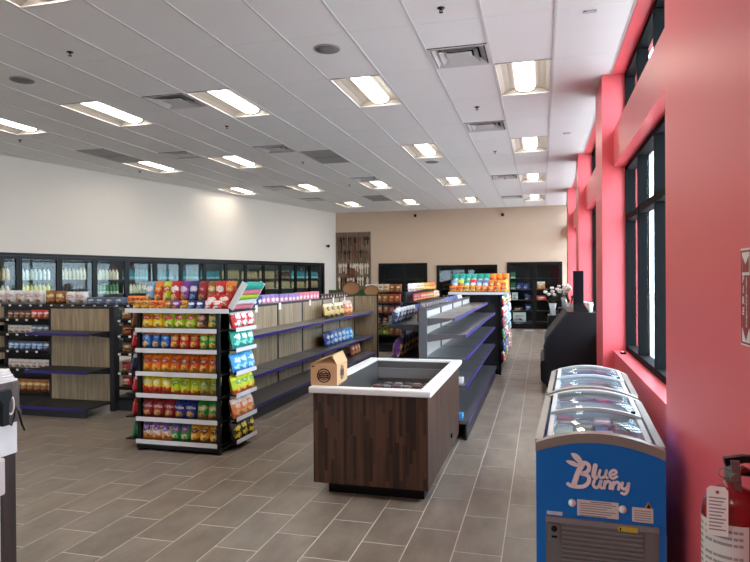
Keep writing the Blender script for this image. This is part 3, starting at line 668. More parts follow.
for g_, xx in ((gl, 1.10), (gr, 1.25)):
    for z in (1.17, .97, .74, .49): price_tags(g_, [.1+.16*i for i in range(int(xx/.16))], -.424, z+.004)
lb_ = tmat((-7.22, EY+.44, 0), 0); rb_ = tmat((-5.40, EY+.44, 0), 0)
for (z, sp, nm) in ((1.17, [(3, 'bag', P['darkpink'], (.13, .11, .06), 'dark packet'), (2, 'bag', P['red'], (.13, .12, .06), 'red packet'), (2, 'bag', P['stripe'], (.12, .12, .06), 'grey striped packet')], 'first'), (.97, [(3, 'bag', P['white'], (.13, .11, .06), 'white packet'), (4, 'bag', P['greyblue'], (.13, .12, .06), 'grey blue packet')], 'second'), (.74, [(4, 'bag', P['waterblue'], (.13, .12, .06), 'pale blue packet'), (3, 'bag', P['greyblue'], (.13, .12, .06), 'grey blue packet')], 'third'), (.49, [(7, 'bag', P['white'], (.13, .12, .06), 'white packet')], 'fourth'), (.17, [(6, 'bag', P['brownbag'], (.15, .17, .09), 'brown packet')], 'lowest')):
    fill(lb_, .06, 1.05, -.32, z, [(int(q[0]*1.5),)+q[1:] for q in sp], 'on the %s shelf of far left bay' % nm, 'packets in the far left bay, %s shelf' % nm)
for (z, a, c, nm) in ((1.17, 'brownbag', 'brown packet', 'first'), (.97, 'rust', 'rust packet', 'second'), (.74, 'brownbag', 'brown packet', 'third'), (.49, 'darkred', 'dark red packet', 'fourth'), (.3, 'red', 'red packet', 'fifth')):
    fill(rb_, .05, 1.2, -.32, z, [(7, 'bag', P[a], (.14, .13, .06), c)], 'on %s shelf of bay behind chip rack' % nm, 'packets behind the chip rack, %s shelf' % nm)
MB().box(-.70, 3.48, .036, .36, 1.325, 1.35).build('top_shelf', m_char, gl)
MB().box(.96, 1.03, -.06, .04, 0, 1.35).build('end_post', m_char, ge)
price_tags(gl, [-.3+.18*i for i in range(18)], -.022, 1.352)
fill(lb_, -.95, .25, .14, 1.35, [(7, 'bag', P['white'], (.19, .2, .12), 'white bread-like bag')], 'on top of the left shelving row', 'white bags on top of the left row')
fill(lb_, .28, .62, .14, 1.35, [(2, 'bag', P['brownbag'], (.19, .19, .12), 'brown bag')], 'on top of the left shelving row', 'brown bags on top of the left row')
fill(lb_, .62, .98, .14, 1.35, [(2, 'bag', P['white'], (.2, .18, .12), 'white loaf bag')], 'beside brown bags on top of left row', 'white loaf bags on the left row')
fill(lb_, 1.0, 1.6, .14, 1.35, [(4, 'box', P['greyblue'], (.14, .10, .12), 'grey blue carton')], 'on top of the left shelving row', 'grey cartons on the left row')
fill(lb_, 1.65, 2.35, .14, 1.35, [(5, 'bag', P['orange'], (.17, .12, .11), 'low orange bag')], 'on top of the row behind the wood bay', 'orange bags on top of the left row')
fill(lb_, 2.4, 3.1, .14, 1.35, [(5, 'bag', P['rust'], (.17, .16, .11), 'rust brown bag')], 'on top of the row beside chip rack', 'rust bags on top of the left row')

# ------------------------------------------------------------------ chip rack
RX0, RX1, RY = -3.90, -2.99, 5.38
CRK = thing('chip_rack', 'black four-sided chip rack with white price strips and tiers of colourful bags', 'rack', ((RX0+RX1)/2, RY, 0))
W = RX1-RX0; hw_ = W/2
for sx in (-1, 1):
    for y in (.03, .56): MB().box(sx*(hw_-.02)-.018, sx*(hw_-.02)+.018, y-.018, y+.018, 0, 1.42).build('post', m_black, CRK)
MB().box(-hw_+.04, hw_-.04, .285, .30, .06, 1.39).build('spine_panel', m_black, CRK)
MB().box(-hw_, hw_, 0, .60, .03, .06).build('base', m_black, CRK)
for sx in (-1, 1):
    for y in (.05, .52): MB().lathe([(.02, 0), (.028, .01), (.028, .03)], 10, (sx*(hw_-.06), y, 0)).build('foot', m_black, CRK)
ROWZ = [.097, .32, .555, .77, 1.0, 1.20]
for z in ROWZ:
    s = MB().box(-hw_, hw_, 0, .28, z-.015, z).build('shelf', m_black, CRK); MB().box(-hw_-.005, hw_-.02, -.006, 0, z-.025, z+.018).build('price_strip', m_strip, s)
    MB().box(hw_-.03, hw_+.10, .17, .60, z-.012, z).build('side_shelf', m_black, CRK)
    s2 = MB().box(hw_+.10, hw_+.106, .165, .605, z-.022, z+.018).build('side_price_strip', m_strip, CRK)
    MB().box(-hw_-.17, -hw_+.03, .06, .55, z-.012, z).build('side_shelf', m_black, CRK)
tp = MB().box(-hw_-.12, hw_+.10, .01, .60, 1.375, 1.39).build('top_tray', m_black, CRK); MB().box(-hw_-.125, hw_+.105, -.0, .01, 1.368, 1.412).build('price_strip', m_strip, tp)
cb_ = tmat(((RX0+RX1)/2, RY, 0), 0)
def ctext(body, size, mtx, mat, parent, ext=.0015):
    cu = bpy.data.curves.new('lettering', 'FONT'); cu.body = body; cu.size = size; cu.align_x = 'CENTER'; cu.align_y = 'CENTER'; cu.extrude = ext; cu.offset = size*.02; cu.shear = .15
    t = bpy.data.objects.new('lettering', cu); col.objects.link(t)
    dg = bpy.context.evaluated_depsgraph_get(); me = bpy.data.meshes.new_from_object(t.evaluated_get(dg)); bpy.data.objects.remove(t)
    me.materials.clear(); me.materials.append(mat); o = obj('lettering', me, parent); o.matrix_basis = mtx; return o
BD = (.125, .188, .095)
front = [
    (ROWZ[5], [(2, 'yellow', 'yellow'), (3, 'lime', 'lime green'), (1, 'darkpink', 'dark brown'), (1, 'green', 'deep green')], 'first'),
    (ROWZ[4], [(3, 'blueorange', 'blue and orange'), (3, 'redorange', 'red and orange'), (2, 'greentop', 'green and orange')], 'second'),
    (ROWZ[3], [(3, 'orange', 'bright orange'), (5, 'orangeblack', 'orange and dark red')], 'third'),
    (ROWZ[2], [(3, 'yellowred', 'yellow and red'), (3, 'limeyellow', 'lime yellow'), (2, 'olive', 'olive yellow')], 'fourth'),
    (ROWZ[1], [(3, 'darkred', 'dark red'), (2, 'navy', 'navy blue'), (2, 'greenbrown', 'green and brown')], 'fifth'),
    (ROWZ[0], [(3, 'purplewhite', 'white and purple'), (2, 'greenteal', 'green and teal'), (3, 'golden', 'golden yellow')], 'lowest')]
for z, sp, nm in front:
    n = sum(s[0] for s in sp)
    before = set(col.objects)
    fill(cb_, -hw_+.03, hw_-.03, .075, z, [(c, 'bag', P[a], (W/n*1.08, BD[1], BD[2]), wd+' chip bag') for c, a, wd in sp], "on chip rack's %s front shelf" % nm, 'chip bags on the %s front shelf' % nm, tilt=R(-7))
    if nm == 'fifth':
        for o in sorted(set(col.objects)-before, key=lambda q: q.name):
            if 'red' in o['label'] or 'navy' in o['label']:
                ctext('Tostitos', .032, Matrix.Translation((0, -.047, .115)) @ Matrix.Rotation(R(90), 4, 'X'), M('print_white', (240, 240, 240), .5), o)
topback = [('lightblue', 'pale blue'), ('redorange', 'red orange'), ('lime', 'yellow green'), ('red', 'red'), ('purple', 'purple'), ('darkblue', 'dark blue'), ('darkred', 'dark red'), ('brownbag', 'brown'), ('red', 'red'), ('redorange', 'red orange')]
fill(cb_, -hw_-.06, hw_+.04, .26, 1.45, [(1, 'bag', P[a], (.125, .23, .1), b+' chip bag') for a, b in topback], "in back row on chip rack's top", 'back row of bags on top of the chip rack', tilt=R(-8))
MB().box(-hw_-.10, hw_+.08, .19, .36, 1.39, 1.45).build('riser', m_black, CRK)
topfront = [('golden', 'golden')]*2+[('orange', 'orange')]*2+[('brownbag', 'brown')]+[('purple', 'purple')]+[('golden', 'golden')]+[('darkblue', 'dark blue')]*2+[('redwhite', 'red and white')]*2
fill(cb_, -hw_-.09, hw_-.02, .09, 1.39, [(1, 'bag', P[a], (.1, .1, .07), b+' small bag') for a, b in topfront], "in front row on chip rack's top", 'front row of small bags on top of the chip rack', tilt=R(-10))
fill(cb_, hw_-.22, hw_+.05, .14, 1.40, [(2, 'bag', P['red'], (.14, .15, .08), 'leaning red chip bag')], 'at right end on top of chip rack', 'leaning red bags on top of the chip rack', tilt=R(-20))
# leaning tray on the right of the top
t = thing('leaning_tray', 'teal and white snack tray leaning on the right end of chip rack top', 'tray', (RX1+.06, RY+.33, 1.405))
tb = MB().box(-.012, .012, -.2, .2, 0, .30).build('tray_back', P['teal'], t); tb.rotation_euler = (0, R(32), 0)
for s in (-1, 1):
    q = MB().box(-.03, .03, s*.2-.006, s*.2+.006, 0, .30).build('tray_side', M('tray_white', (226, 228, 226), .5), t); q.rotation_euler = (0, R(32), 0)
for k in range(5):
    q = MB().box(.012, .03, -.19, .19, .01+k*.058, .055+k*.058).build('snack_row', [P['pink'], P['white'], P['lime'], P['pink'], P['teal']][k], t); q.rotation_euler = (0, R(32), 0)
# right-hand wing, bags facing the aisle
sb = tmat((RX1+.06, RY+.17, 0), R(90))
for z, a, wd, nm in ((ROWZ[5], 'redwhite', 'red and white', 'first'), (ROWZ[4], 'teal', 'teal', 'second'), (ROWZ[3], 'skyblue', 'sky blue', 'third'), (ROWZ[2], 'limeyellow', 'yellow green', 'fourth'), (ROWZ[1], 'peach', 'peach and white', 'fifth'), (ROWZ[0], 'blackyellow', 'black and yellow', 'lowest')):
    fill(sb, .0, .43, -.01, z, [(3, 'bag', P[a], (.165, .19, .09), wd+' chip bag')], "on chip rack's %s right-side shelf" % nm, 'bags on the %s right side shelf' % nm, tilt=R(-14), frm='near end')
lb2 = tmat((RX0-.10, RY+.50, 0), R(-90))
for z, a, wd, nm in ((ROWZ[5], 'brownbag', 'brown', 'first'), (ROWZ[4], 'redwhite', 'red and white', 'second'), (ROWZ[3], 'stripe', 'blue and white', 'third'), (ROWZ[2], 'redwhite', 'white and red', 'fourth'), (ROWZ[1], 'red', 'red', 'fifth'), (ROWZ[0], 'greenteal', 'green', 'lowest')):
    fill(lb2, .0, .43, 0, z, [(3, 'bag', P[a], (.15, .19, .085), wd+' bag')], "on chip rack's %s left-side shelf" % nm, 'bags on the %s left side shelf' % nm, tilt=R(-14), frm='near end')

# ------------------------------------------------------------------ far end rack with hanging bags
C0 = (-1.53, 11.0, 0)
CF = thing('end_rack', 'tall end rack topped with bags behind the empty grey gondola', 'rack', C0)
for x in (.0, .83): MB().box(x-.02, x+.02, .0, .04, 0, 1.43).build('post', m_black, CF)
MB().box(0, .83, .04, .055, .08, 1.41).build('back_panel', m_char, CF)
MB().box(-.02, 1.0, -.28, .30, 1.41, 1.43).build('top_tray', m_char, CF); MB().box(-.02, 1.0, -.288, -.28, 1.40, 1.445).build('price_strip', m_strip, CF)
MB().box(0, .83, .055, 2.9, .0, .12).build('base', m_black, CF)
MB().box(.40, .44, .055, 2.9, .12, 1.38).build('spine_panel', m_char, CF)
for k in range(4): MB().box(.44, .80, .08, 2.9, .35+k*.28, .37+k*.28).build('shelf', m_char, CF)
cfb = tmat(C0, 0)
fill(cfb, .0, .96, -.2, 1.43, [(2, 'bag', P['orange'], (.13, .12, .07), 'small orange bag'), (2, 'bag', P['golden'], (.13, .12, .07), 'small golden bag'), (3, 'bag', P['redorange'], (.13, .12, .07), 'small red bag'), (2, 'bag', P['orange'], (.13, .12, .07), 'small orange bag')], 'in the front row on far end rack', 'front bags on the far end rack', tilt=R(-8))
fill(cfb, .0, .96, -.02, 1.43, [(1, 'bag', P['lightblue'], (.13, .22, .08), 'pale blue bag'), (1, 'bag', P['lime'], (.13, .22, .08), 'lime bag'), (1, 'bag', P['teal'], (.13, .22, .08), 'teal bag'), (1, 'bag', P['red'], (.13, .23, .08), 'red bag'), (2, 'bag', P['waterblue'], (.13, .22, .08), 'blue bag'), (2, 'bag', P['redorange'], (.13, .22, .08), 'red orange bag'), (1, 'bag', P['yellow'], (.13, .22, .08), 'yellow bag')], 'in the middle row on far end rack', 'middle bags on the far end rack', tilt=R(-6))
fill(cfb, .0, .98, .18, 1.43, [(6, 'bag', P['teal'], (.13, .33, .08), 'tall teal bag'), (3, 'bag', P['orange'], (.13, .33, .08), 'tall orange bag')], 'in the back row on far end rack', 'back bags on the far end rack')
hg = tmat((-.68, 11.15, 0), R(90)); cols = ['red', 'white', 'darkblue', 'redwhite', 'blackyellow', 'green', 'skyblue', 'darkred']
cw = {'red': 'red', 'white': 'white', 'darkblue': 'dark blue', 'redwhite': 'red and white', 'blackyellow': 'black and yellow', 'green': 'green', 'skyblue': 'sky blue', 'darkred': 'dark red'}
for i in range(7):
    MB().box(.80, .835, .25+i*.38-.01, .25+i*.38+.01, .12, 1.38).build('hook_strip', m_black, CF)
    for k in range(6):
        a = random.choice(cols)
        prod('bag', P[a], (.2, .19, .06), hg @ Matrix.Translation((.10+i*.38, -.035, .2+k*.195)), '%s hanging bag, %s column, %s from floor on the far end rack side' % (cw[a], ['first', 'second', 'third', 'fourth', 'fifth', 'sixth', 'seventh'][i], ['first', 'second', 'third', 'fourth', 'fifth', 'sixth'][k]), 'bags hung on the side of the far end rack', tilt=R(-6))

# ------------------------------------------------------------------ island cooler
IX0, IX1, IY0, IY1, IZ = -1.735, -.825, 4.60, 6.40, .85
IC = thing('island_cooler', 'open island cooler with dark wood staves and thick white rim', 'cooler', ((IX0+IX1)/2, IY0, 0))
iw = (IX1-IX0)/2; il = IY1-IY0
MB().box(-iw, iw, 0, .02, .10, IZ-.045).build('front_panel', m_dwood, IC)
MB().box(-iw, iw, il-.02, il, .10, IZ-.045).build('rear_panel', m_dwood, IC)
for s in (-1, 1): MB().box(min(s*iw, s*(iw-.02)), max(s*iw, s*(iw-.02)), .02, il-.02, .10, IZ-.045).build('side_panel', m_dwood, IC)
MB().box(-iw+.09, iw-.05, .10, il-.1, 0, .10).build('toe_kick', m_black, IC)
rim = MB(); o = .03; wd = .095
for (x0, x1, y0, y1) in ((-iw-o, iw+o, -o, wd-o), (-iw-o, iw+o, il+o-wd, il+o), (-iw-o, -iw-o+wd, wd-o, il+o-wd), (iw+o-wd, iw+o, wd-o, il+o-wd)): rim.bbox(x0, x1, y0, y1, IZ-.045, IZ, .008)
rim.build('rim', m_white, IC)
a, b, c, d = -iw+wd-o, iw-wd+o, wd-o, il-wd+o
tub = MB().box(a, b, c, d, .585, .595)
for (x0, x1, y0, y1) in ((a, a+.008, c, d), (b-.008, b, c, d), (a, b, c, c+.008), (a, b, d-.008, d)): tub.box(x0, x1, y0, y1, .595, IZ-.02)
tub.build('steel_tub', m_steel, IC)
MB().box(a+.01, b-.01, d-.03, d-.008, .66, .76).build('vent_panel', m_grey, IC)
MB().box(iw-.01, iw+.012, 1.2, 1.24, .2, .235).build('side_socket', m_blackp, IC)
names = [('red', 'red'), ('white', 'white'), ('darkblue', 'dark blue'), ('pink', 'pink'), ('brownbag', 'brown'), ('greyblue', 'grey blue'), ('cream', 'cream')]
for k in range(12):
    a_, wd_ = names[(k*5+k//7) % 7]; x = -1.52+.095*(k % 6)+(.08 if k > 5 else 0); y = 5.75+.14*(k//6)+random.uniform(-.02, .02)
    C = thing('dip_cup', '%s lidded cup in the island cooler, %s row %s from its left' % (wd_, ['front', 'middle', 'rear'][k//6], ['first', 'second', 'third', 'fourth', 'fifth', 'sixth'][k % 6]), 'cup', (x, y, .595), 0, 'lidded cups in the island cooler')
    MB().lathe([(.032, 0), (.042, .07)], 12).build('cup', P[a_], C); MB().lathe([(.045, .07), (.045, .082), (.03, .088)], 12).build('lid', M('grey_lid', (120, 118, 122), .3) if k % 2 else M('brown_lid', (90, 62, 56), .3), C)
# cardboard box
m_card = M('cardboard', (196, 152, 108), .8, var=.06, scale=10)
CB = thing('cardboard_box', 'open tan cardboard box with round dark print on island cooler corner', 'box', (-1.668, 4.665, IZ), R(4))
bw, bd, bh = .215, .34, .163
bx_ = MB().box(-bw/2, bw/2, 0, bd, 0, .004)
for (x0, x1, y0, y1) in ((-bw/2, bw/2, 0, .004), (-bw/2, bw/2, bd-.004, bd), (-bw/2, -bw/2+.004, .004, bd-.004), (bw/2-.004, bw/2, .004, bd-.004)): bx_.box(x0, x1, y0, y1, .004, bh)
bx_.build('carton', m_card, CB)
def flap(pts, d): MB().prism(pts, 'y', 0, d).build('flap', m_card, CB)
fl1 = MB().add([(-bw/2, 0, bh), (-bw/2, bd, bh), (.075, bd, bh+.075), (.075, 0, bh+.075), (-bw/2, 0, bh+.004), (-bw/2, bd, bh+.004), (.075, bd, bh+.079), (.075, 0, bh+.079)], [(0, 1, 2, 3), (7, 6, 5, 4), (0, 3, 7, 4), (1, 5, 6, 2), (3, 2, 6, 7), (0, 4, 5, 1)]); fl1.build('flap', m_card, CB)
fl2 = MB().add([(bw/2, 0, bh), (bw/2, bd, bh), (.071, bd, bh+.073), (.071, 0, bh+.073), (bw/2, 0, bh-.004), (bw/2, bd, bh-.004), (.071, bd, bh+.069), (.071, 0, bh+.069)], [(3, 2, 1, 0), (4, 5, 6, 7), (4, 7, 3, 0), (2, 6, 5, 1), (7, 6, 2, 3), (1, 5, 4, 0)]); fl2.build('flap', m_card, CB)
fl3 = MB().add([(-bw/2+.01, .004, bh), (bw/2-.01, .004, bh), (.05, .06, bh+.05), (-.02, .06, bh+.05)], [(0, 1, 2, 3), (3, 2, 1, 0)]); fl3.build('inner_flap', m_card, CB)
m_ink = M('box_ink', (52, 42, 44), .7)
def stamp(mtx):
    q = MB(); pts = [(.052*math.cos(a*math.pi/12), .052*math.sin(a*math.pi/12)) for a in range(25)]
    q.ribbon(pts, .005, 0, .001)
    pts = [(.034*math.cos(a*math.pi/12), .034*math.sin(a*math.pi/12)) for a in range(25)]; q.ribbon(pts, .003, 0, .001)
    for zz in (-.016, 0, .016): q.ribbon([(-.04, zz-.004), (-.02, zz+.005), (0, zz-.004), (.02, zz+.005), (.04, zz-.003)], .005, 0, .001)
    o = q.build('printed_emblem', m_ink, CB); o.matrix_basis = mtx; return o
stamp(Matrix.Translation((.0, -.001, .078))); stamp(Matrix.Translation((bw/2+.001, .16, .085)) @ Matrix.Rotation(R(90), 4, 'Z'))
MB().box(-.10, -.075, -.002, 0, .145, .155).build('print_mark', m_ink, CB)

# ------------------------------------------------------------------ chest freezers
m_fblue = M('freezer_blue', (0, 110, 194), .35, var=.03)
m_champ = M('freezer_champagne_trim', (150, 144, 136), .35, .3)
m_frame = M('freezer_lid_frame', (196, 200, 200), .35, .3)
m_liner = M('freezer_white_liner', (226, 230, 234), .5)
m_wire = M('white_wire', (220, 224, 228), .4)
m_flogo = M('logo_white', (246, 236, 232), .5)
def arch(x, w, h0, rise): u = 2*x/w-1; return h0+rise*(1-u*u)
def freezer(loc, rz, L, label, logo, grp):
    Wd, ZC, RISE = .585, .885, .062
    Fz = thing('chest_freezer', label, 'freezer', loc, rz, grp)
    n = 12; xs_ = [Wd*i/n for i in range(n+1)]
    top = [(x, arch(x, Wd, ZC-.045, RISE)) for x in xs_]
    # front and rear ends follow the arch
    for (ya, yb_) in ((0, .05), (L-.05, L)):
        MB().prism([(Wd, .06), (0, .06)]+top, 'y', ya, yb_).build('front_panel' if ya == 0 else 'rear_panel', m_fblue, Fz)
        pts = [(x-.004 if x == 0 else x, z) for x, z in top]+[(x, arch(x, Wd, ZC, RISE)) for x in reversed(xs_)]
        MB().prism(pts[::-1], 'y', ya-(.006 if ya == 0 else 0), yb_+(.006 if ya else 0)).build('end_trim', m_champ, Fz)
    for x0 in (0, Wd-.045): MB().box(x0, x0+.045, .05, L-.05, .06, ZC-.045).build('side_panel', m_fblue if logo else m_champ, Fz)
    for x0 in (-.006, Wd-.030): MB().box(x0, x0+.036, .05, L-.05, ZC-.045, ZC+.004).build('side_rail', m_champ, Fz)
    MB().box(.03, Wd-.03, .03, L-.03, 0, .06).build('plinth', m_black, Fz)
    li = MB().box(.045, Wd-.045, .05, L-.05, .38, .39)
    for (x0, x1, y0, y1) in ((.045, .055, .05, L-.05), (Wd-.055, Wd-.045, .05, L-.05), (.055, Wd-.055, .05, .06), (.055, Wd-.055, L-.06, L-.05)): li.box(x0, x1, y0, y1, .39, ZC-.02)
    li.build('liner', m_liner, Fz)
    # two curved sliding glass lids
    xs2 = [.05+(Wd-.10)*i/n for i in range(n+1)]
    for k, (ya, yb_, dz) in enumerate(((.055, L*.53, -.012), (L*.47, L-.055, .004))):
        prof = [(x, arch(x, Wd, ZC-.004+dz, RISE-.006)) for x in xs2]
        lid = MB().prism(prof+[(x, z+.005) for x, z in reversed(prof)], 'y', ya+.025, yb_-.025, 0, True).build('glass_lid', m_lidglass, Fz)
        fr = MB()
        for yy0 in (ya, yb_-.025):
            fr.prism([(x, z-.006) for x, z in prof]+[(x, z+.012) for x, z in reversed(prof)], 'y', yy0, yy0+.025)
        for xa in (.05, Wd-.075):
            z = arch(xa+.012, Wd, ZC-.004+dz, RISE-.006); fr.box(xa, xa+.025, ya+.025, yb_-.025, z-.008, z+.012)
        fr.build('lid_frame', m_frame, lid)
        MB().box(Wd-.10, Wd-.078, (yb_-.06) if k == 0 else ya+.03, (yb_-.03) if k == 0 else ya+.06, arch(Wd-.09, Wd, ZC+dz, RISE), arch(Wd-.09, Wd, ZC+dz, RISE)+.014).build('lid_handle', m_blackp, lid)
    # wire baskets with cartons
    for k in range(3):
        y0 = .08+k*(L-.16)/3; y1 = y0+(L-.16)/3-.02; bk_ = MB(); zt = .82
        for i in range(7):
            x = .07+i*(Wd-.14)/6; bk_.box(x-.002, x+.002, y0, y1, .66, .664)
            for yq in (y0, y1): bk_.box(x-.002, x+.002, yq-.002, yq+.002, .66, zt)
        for i in range(7):
            y = y0+i*(y1-y0)/6; bk_.box(.07, Wd-.07, y-.002, y+.002, .66, .664)
            for xq in (.07, Wd-.07): bk_.box(xq-.002, xq+.002, y-.002, y+.002, .66, zt)
        for yq in (y0, y1): bk_.box(.07, Wd-.07, yq-.003, yq+.003, zt-.006, zt)
        for xq in (.07, Wd-.07): bk_.box(xq-.003, xq+.003, y0, y1, zt-.006, zt)
        bk_.build('wire_basket', m_wire, Fz)
        fzm = tmat(loc, rz); wlist = [('waterblue', 'pale blue'), ('white', 'white'), ('redwhite', 'red and white'), ('lightblue', 'light blue'), ('cream', 'cream'), ('pink', 'pink'), ('navy', 'navy')]
        for i in range(4):
            for j in range(2):
                a_, wd_ = wlist[(i*2+j*3+k) % 7]
                prod('box', P[a_], (.095, .10+.02*((i+j) % 2), (y1-y0)/2-.03), fzm @ Matrix.Translation((.125+i*.112, y0+(j+.5)*(y1-y0)/2, .666)), '%s carton in %s basket of %s freezer, %s across, %s row' % (wd_, ['near', 'middle', 'far'][k], 'blue' if logo else 'farther', ['first', 'second', 'third', 'fourth'][i], ['front', 'back'][j]), 'ice cream cartons in the freezers')
    return Fz
FZ1, FZR = (-.030, 3.17, 0), R(-2.8)
f1 = freezer(FZ1, FZR, 1.24, 'blue chest freezer with rabbit-eared lettering and curved glass lids', True, 'chest freezers by the pink wall')
f2 = freezer((.036, 4.50, 0), FZR, 1.10, 'second chest freezer with curved glass lids behind the blue one', False, 'chest freezers by the pink wall')
# front fittings of the blue freezer: u from its left edge, z up (read off the photograph on the front plane)
def fz(xp, yp):
    return ((xp-536)/(663-536)*.580, .9-(yp-(439+(xp-536)*.059))/207.0)
def cz(cx, cy): return fz(520+cx/4.61, 440+cy/4.61)
def smooth(pts, sub=4):
    P_ = [Vector(p) for p in pts]; out = []
    for i in range(len(P_)-1):
        p0, p1, p2, p3 = P_[max(i-1, 0)], P_[i], P_[i+1], P_[min(i+2, len(P_)-1)]
        for s in range(sub):
            t_ = s/sub; out.append(.5*((2*p1)+(p2-p0)*t_+(2*p0-5*p1+4*p2-p3)*t_*t_+(3*p1-p0-3*p2+p3)*t_**3))
    out.append(P_[-1]); return [(v.x, v.y) for v in out]
lg = MB()
def stroke(pts, hw=.0105): lg.ribbon(smooth([cz(*q) for q in pts]), hw, -.007, .0015)
stroke([(292, 110), (275, 140), (262, 175), (252, 205)], .0125)
stroke([(272, 112), (300, 100), (322, 112), (318, 138), (288, 152)], .0092)
stroke([(288, 152), (318, 160), (322, 186), (300, 208), (268, 212), (240, 208), (226, 200)], .0092)
lg.ribbon(smooth([cz(290, 104), cz(272, 82), cz(256, 68), cz(246, 62)]), [.006+.0085*math.sin(math.pi*(k/12)**.8) for k in range(13)], -.007, .0015)
lg.ribbon(smooth([cz(272, 116), cz(252, 106), cz(236, 100), cz(222, 95)]), [.005+.0065*math.sin(math.pi*(k/12)**.8) for k in range(13)], -.007, .0015)
stroke([(352, 112), (346, 140), (345, 160), (354, 167)])
stroke([(374, 134), (368, 154), (376, 167), (390, 164), (399, 150), (403, 134)], .0062); stroke([(402, 136), (398, 158), (406, 168)], .0062)
stroke([(418, 152), (436, 150), (447, 140), (436, 131), (421, 140), (417, 156), (430, 169), (449, 160)], .0062)
stroke([(348, 180), (342, 200), (352, 213), (366, 208), (376, 182)], .0068); stroke([(378, 182), (373, 204), (380, 214)], .0068)
stroke([(396, 184), (391, 214)], .0068); stroke([(394, 198), (408, 183), (420, 190), (417, 214)], .0068)
stroke([(434, 186), (429, 216)], .0068); stroke([(432, 200), (447, 185), (459, 192), (456, 217)], .0068)
stroke([(474, 188), (470, 206), (480, 216), (494, 208), (500, 190)], .0068); stroke([(502, 190), (496, 222), (484, 238), (470, 234)], .0068)
lg.build('logo_lettering', m_flogo, f1)
def fplate(name, x0, y0, x1, y1, m, d=.004, parent=None, y=-.0):
    (ua, za), (ub, zb) = fz(x0, y0), fz(x1, y1); (_, za2) = fz(x0, y1); zlo = (za2+zb)/2; zhi = (za+fz(x1, y0)[1])/2
    return MB().box(ua, ub, y-d, y, min(zlo, zhi), max(zlo, zhi)).build(name, m, parent or f1), ua, ub, min(zlo, zhi), max(zlo, zhi)
o1, ua, ub, za, zb = fplate('instruction_label', 578, 500, 619, 516, M('label_cream', (216, 204, 196), .6))
ln = MB()
for k in range(6): ln.box(ua+.012, ub-.012-.02*(k % 3), -.0055, -.004, zb-.018-k*.0115, zb-.014-k*.0115)
ln.box(ua+.06, ub-.03, -.0055, -.004, zb-.009, zb-.004); ln.build('printed_text', M('print_grey', (150, 142, 138), .7), o1)
o2, ua, ub, za, zb = fplate('warning_label', 632, 505, 652, 519, M('label_cream', (216, 204, 196), .6))
ln = MB()
for k in range(5): ln.box(ua+.008, ub-.008, -.0055, -.004, zb-.016-k*.011, zb-.012-k*.011)
ln.build('printed_text', M('print_grey', (150, 142, 138), .7), o2)
MB().prism([(ub-.036, zb), (ub-.004, zb), (ub-.02, zb+.03)], 'y', -.005, -.0).build('warning_triangle', M('warn_orange', (206, 150, 40), .5), o2); MB().prism([(ub-.030, zb+.003), (ub-.010, zb+.003), (ub-.02, zb+.022)], 'y', -.006, -.005).build('warning_symbol', m_black, o2)
for (xp, yp) in ((573, 502.5), (623, 507)):
    u_, z_ = fz(xp, yp); q = MB().lathe([(.018, 0), (.018, .008), (.014, .014), (.001, .016)], 14).build('screw_cap', m_white, f1, (u_, 0, z_)); q.rotation_euler.x = R(90)
fplate('serial_sticker', 547, 512, 563, 515.5, M('sticker_silver', (200, 204, 206), .4))
gz1 = .528; gu0, gu1 = .045, .555
m_gril = M('grille_grey', (112, 110, 108), .5)
gb = MB().box(gu0, gu1, -.004, -.0, .12, gz1).build('vent_grille', m_gril, f1)
sl = MB().box(gu0+.075, gu1-.07, -.016, -.004, -.0045, .0045).mesh('slat', M('grille_slat', (138, 136, 134), .45, .2))
for k in range(17): obj('slat', sl, gb, (0, 0, gz1-.045-k*.022))
sl2 = MB().box(gu0+.012, gu1-.012, -.012, -.004, -.0045, .0045).mesh('slat', M('grille_slat', (138, 136, 134), .45, .2))
MB().box(gu0, gu1, -.014, -.004, gz1-.025, gz1).build('grille_frame', M('grille_slat', (138, 136, 134), .45, .2), gb)
cp = MB().bbox(gu0+.012, gu0+.068, -.016, -.004, gz1-.115, gz1-.03, .003).build('control_panel', m_gril, gb)
q = MB().lathe([(.014, 0), (.014, .012), (.008, .014)], 12).build('thermostat_dial', m_black, cp, (gu0+.04, -.016, gz1-.052)); q.rotation_euler.x = R(90)
MB().box(gu0+.028, gu0+.054, -.019, -.016, gz1-.098, gz1-.088).build('switch', m_black, cp)
MB().box(gu1-.062, gu1-.015, -.012, -.004, gz1-.115, gz1-.03).build('side_vent', m_gril, gb)
ys_, ua, ub, za, zb = fplate('hazard_sticker', 618, 523.5, 637, 528, M('sticker_yellow', (206, 180, 60), .5), parent=f1, y=-.014); MB().box(ua+.008, ua+.014, -.0192, -.018, za+.004, zb-.004).build('print_mark', m_black, ys_)

